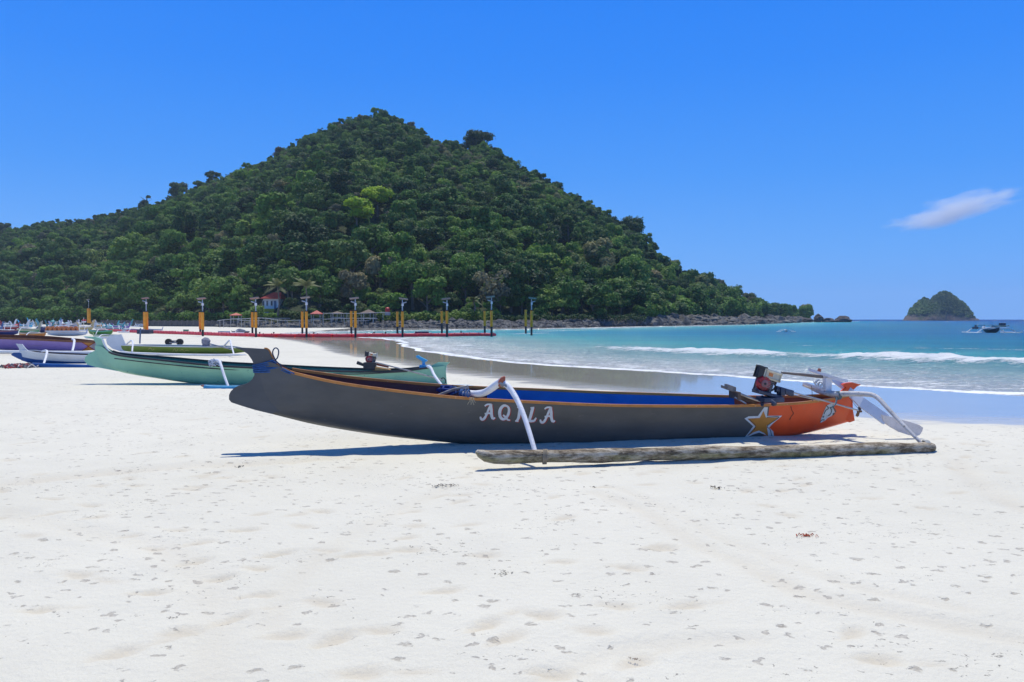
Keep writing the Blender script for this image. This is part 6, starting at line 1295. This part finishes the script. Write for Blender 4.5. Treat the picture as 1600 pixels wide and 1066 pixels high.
# flag
b = MB(); g = gp(131, 512, 0); zt = at(131, 496.5, g.y).z
fl = thing('flag', 'small red and white flag on a pole above the crowded boats', 'flag', (g.x, g.y, 0)); b.tube([(g.x, g.y, 0), (g.x, g.y, zt)], .05, 6); b.build('flag_pole', WHITE, fl)
k = g.y / F
for nm, z0, z1, mt in (('red_half', 499.2, 501.8, paint('flag_red', (.55, .03, .04), .7)), ('white_half', 501.8, 504, WHITE)):
    VV, FF = [], []
    for i in range(9):
        x = (-2.5 + i * .75) * k; yy = .12 * math.sin(i * .9)
        for zz in (z0, z1): VV.append((g.x + x + .05, g.y + yy - .1, at(131, zz, g.y).z))
    FF = [(2 * i, 2 * i + 1, 2 * i + 3, 2 * i + 2) for i in range(8)]; o = mesh(nm, VV, FF, mt, fl); o.modifiers.new('cloth', 'SOLIDIFY').thickness = .02
# small parasols and tarpaulins over the crowd
def parasol(px, ytop, ybase, wpx, col, label):
    g = gp(px, ybase); k = g.y / F; zt = at(px, ytop, g.y).z; r = thing('parasol', label, 'parasol', tuple(g)); b = MB(); b.tube([(g.x, g.y, 0), (g.x, g.y, zt)], .03, 6); b.build('pole', WHITE, r)
    b = MB(); n_ = 10; R = wpx / 2 * k; rim = [(g.x + math.cos(2 * PI * i / n_) * R, g.y + math.sin(2 * PI * i / n_) * R, zt - R * .55) for i in range(n_)]; b.add([(g.x, g.y, zt)] + rim, [(0, i + 1, (i + 1) % n_ + 1) for i in range(n_)]); o = b.build('canopy', paint('canopy' + str(px), col, .7, .2), r); o.modifiers.new('cloth', 'SOLIDIFY').thickness = .03
for px, yt, yb, w_, col, lb in ((83, 500, 514, 9, (.10, .35, .36), 'teal parasol above the dark teal boat'), (97, 503, 513, 7, WH, 'small white parasol behind the arched panels, left one'), (104, 503.5, 513, 6, (.35, .55, .55), 'small pale green parasol behind the arched panels'), (122, 503, 514, 7, WH, 'small white parasol left of the flag'),
                                (147, 506, 516, 8, (.05, .40, .42), 'turquoise parasol right of the first lamp pile'), (172, 507, 516, 10, (.10, .45, .45), 'wide turquoise parasol above the bright green boat'), (163, 507, 515, 6, WH, 'small white parasol left of the wide turquoise one'), (26, 506, 516, 8, (.5, .08, .10), 'red parasol at the far left above the navy boat')):
    parasol(px, yt, yb, w_, col, lb)
# boats afloat
def sea_boat(px, ybase, wpx, label, hull_c, white, seed):
    g = gp(px, ybase, SEA_Z); D = g.y; k = D / F; r = thing('outrigger_boat', label, 'boat', tuple(g)); W_ = wpx * k; s = W_ / 6
    hm = paint('coat_sea%d' % seed, hull_c, .5, .3); f = Frame(g + Vector((-.5, -3.0, 0)) * s * .9, g + Vector((.5, 3.0, 0)) * s * .9); f.A.z = SEA_Z
    hull(f, r, lambda u: s * (-.10 + .55 * np.abs(2 * u / f.L - 1) ** 3), lambda u: s * (.55 + .35 * np.abs(2 * u / f.L - 1) ** 2.5), .40 * s, dict(outer=[hm], inner=[hm]), .02, f.L - .02, heel=0, nst=26, rail_mat=white, nsec=6, rail=(.05, .04))
    for yy in (-1.3, 1.3):
        for sg_ in (-1, 1):
            C = crom([g + Vector((0, yy, .62)) * s, g + Vector((sg_ * .9, yy, .72)) * s, g + Vector((sg_ * 1.9, yy, .62)) * s, g + Vector((sg_ * 2.5, yy - .1, .30)) * s, g + Vector((sg_ * 2.9, yy - .1, .06)) * s], 5); b = MB(); b.tube(C, .065 * s, 7); b.build('outrigger_arm', white, r, smooth=True)
    for sg_ in (-1, 1):
        b = MB(); b.tube([g + Vector((sg_ * 2.9, -2.6, .14)) * s, g + Vector((sg_ * 2.9, -1.8, .04)) * s, g + Vector((sg_ * 2.9, 2.2, .04)) * s], [.05 * s, .09 * s, .08 * s], 8); b.build('outrigger_float', white, r, smooth=True)
    return r, g, s
WPAINT = paint('clean_white', (.75, .76, .76), .45, .08)
r, g, s = sea_boat(1548, 520.2, 64, 'dark outrigger boat afloat below the island, with white curved arms', (.03, .05, .055), WPAINT, 1)
b = MB(); b.box(g + Vector((-.2, .3, 1.12)) * s, Vector((1.4, 0, .0)) * s, (0, 1.1 * s, 0), (0, 0, .03 * s)); b.box(g + Vector((1.5, .3, .95)) * s, Vector((.9, 0, .1)) * s, (0, .8 * s, 0), (0, 0, .04 * s)); b.build('canopy', paint('teal_deck', (.05, .13, .14), .6), r)
for q, yy in ((-1.3, -.6), (.9, -.6), (-1.3, 1.1), (.9, 1.1)):
    b = MB(); b.tube([g + Vector((q, yy, .5)) * s, g + Vector((q, yy, 1.15)) * s], .05 * s, 6); b.build('canopy_post', WPAINT, r)
b = MB(); b.box(g + Vector((2.0, .5, 1.15)) * s, Vector((.35, 0, 0)) * s, (0, .3 * s, 0), (0, 0, .28 * s), bev=.05 * s); b.build('cabin_box', paint('cabin_dark', (.06, .07, .10), .6), r)
b = MB(); b.box(g + Vector((-2.1, .3, .72)) * s, Vector((.3, 0, 0)) * s, (0, .3 * s, 0), (0, 0, .16 * s), bev=.05 * s); b.tube([g + Vector((-2.1, .3, .85)) * s, g + Vector((-2.05, .3, 1.15)) * s], [.14 * s, .1 * s], 8); b.build('cargo', paint('cabin_dark', (.06, .07, .10)), r, smooth=True)
sea_boat(1228, 518.6, 24, 'small white boat with outriggers afloat near the tip of the headland', (.55, .56, .56), WPAINT, 2)

# ================================================================= LITTER AND SMALL THINGS ON THE SAND
def litter(px, py, wpx, n_, cols, label, name='debris', h=.03, seed=1, kind_cat='litter'):
    g = gp(px, py); k = g.y / F; rg = random.Random(seed); b = MB(); ms = [paint('litter' + ''.join('%02x' % int(v * 255) for v in c), c, .8, .3, scale=20) for c in cols]
    for i in range(n_):
        x = rg.gauss(0, wpx * k * .26); y = rg.gauss(0, wpx * k * .16); c_ = Vector((g.x + x, g.y + y, .008)); a = rg.uniform(0, 6.28); L = min(.5, wpx * k * rg.uniform(.08, .28))
        if rg.random() < .75: b.tube(crom([c_, c_ + Vector((math.cos(a) * L * .5, math.sin(a) * L * .5, h * rg.uniform(.3, 1))), c_ + Vector((math.cos(a + .6) * L, math.sin(a + .6) * L, .004))], 3), h * rg.uniform(.08, .2), 5, mi=rg.randrange(len(ms)))
        else: b.box(c_ + Vector((0, 0, h * .2)), Vector((math.cos(a), math.sin(a), .3)) * min(L, .25) * .3, Vector((-math.sin(a), math.cos(a), .1)) * L * .18, (0, 0, h * .12), mi=rg.randrange(len(ms)))
    return tag(b.build(name, ms), label, kind_cat)
litter(1262, 839, 26, 16, [(.45, .07, .03), (.5, .12, .05)], 'tangle of orange red string lying on the sand at the lower right', 'string_scrap', .02, 1)
litter(1118, 764, 22, 12, [(.10, .08, .06), (.35, .28, .18), (.03, .03, .03)], 'dark leafy scrap on the sand in front of the long log float', 'driftwood_scrap', .02, 2)
litter(697, 760, 30, 26, [(.05, .045, .04), (.12, .10, .08)], 'scatter of black twigs on the sand left of the log float end', 'twig_scatter', .012, 3)
litter(928, 763, 16, 8, [(.10, .07, .05), (.3, .26, .2)], 'small dark twig below the log float', 'twig', .012, 4)
litter(373, 731, 16, 10, [(.22, .2, .16), (.35, .32, .25)], 'little grey heap of seaweed below the shadow of the dark bow', 'seaweed', .02, 5)
litter(787, 899, 28, 18, [(.20, .18, .14), (.4, .36, .28)], 'small patch of dark shell bits in the middle foreground', 'shell_bits', .008, 6)
litter(270, 969, 26, 16, [(.20, .18, .16), (.4, .36, .3)], 'grey shell bits on the sand at the lower left', 'shell_bits', .006, 8)
litter(990, 1033, 22, 14, [(.25, .17, .11), (.4, .33, .25)], 'brown shell bits in a footprint at the bottom of the picture', 'shell_bits', .006, 9)
litter(34, 574.5, 56, 230, [(.40, .05, .06), (.55, .52, .50), (.05, .06, .08), (.30, .10, .08), (.15, .16, .2)], 'heap of red and black netting in front of the white and blue boat', 'net_heap', .13, 7, 'fishing net')
# cloud
cl = bpy.data.materials.new('cloud_vapour'); cl.use_nodes = True; t = cl.node_tree; t.nodes.clear()
om = t.nodes.new('ShaderNodeOutputMaterial'); pv = t.nodes.new('ShaderNodeVolumePrincipled'); t.links.new(pv.outputs[0], om.inputs['Volume']); pv.inputs['Color'].default_value = (1, 1, 1, 1); pv.inputs['Anisotropy'].default_value = .1
tc = t.nodes.new('ShaderNodeTexCoord'); ln = t.nodes.new('ShaderNodeVectorMath'); ln.operation = 'LENGTH'
mp = t.nodes.new('ShaderNodeMapping'); t.links.new(tc.outputs['Generated'], mp.inputs[0]); mp.inputs['Location'].default_value = (-1, -1, -1); mp.inputs['Scale'].default_value = (2, 2, 2); t.links.new(mp.outputs[0], ln.inputs[0])
fall = _math(t, 'SUBTRACT', 1.0, ln.outputs['Value'], True)
n_ = _noise(t, .0085, 7, .62, stretch=(.55, .6, 1.7))
dd = _math(t, 'ADD', _math(t, 'MULTIPLY', fall, .95), _math(t, 'MULTIPLY', _math(t, 'SUBTRACT', n_, .5), 2.6)); dd = _math(t, 'SUBTRACT', dd, .16)
dd = _math(t, 'MULTIPLY', _math(t, 'MULTIPLY', _math(t, 'MAXIMUM', dd, 0.0), _ramp(t, fall, [(0, 0.0), (.22, 1.0)])), .032)
t.links.new(dd, pv.inputs['Density'])
DC = 2600.; kc = DC / F; cloud = thing('cloud', 'small thin white cloud low in the blue sky above the island', 'cloud', tuple(at(1492, 326, DC)))
V = I3V * np.array([122 * kc, 90, 27 * kc]); o = mesh('cloud_vapour', V, I3F, cl, cloud, True, world=False); o.rotation_euler = (0, -.235, 0)

# ---- the air: a thin even haze
hz = bpy.data.materials.new('haze_air'); hz.use_nodes = True; t = hz.node_tree; t.nodes.clear()
om = t.nodes.new('ShaderNodeOutputMaterial'); pv = t.nodes.new('ShaderNodeVolumePrincipled'); t.links.new(pv.outputs[0], om.inputs['Volume'])
pv.inputs['Color'].default_value = (.62, .80, 1, 1); pv.inputs['Density'].default_value = .00014; pv.inputs['Anisotropy'].default_value = .0
b = MB(); b.box((0, 0, 75), (4600, 0, 0), (0, 4600, 0), (0, 0, 85)); tag(b.build('haze', hz), kind='stuff')
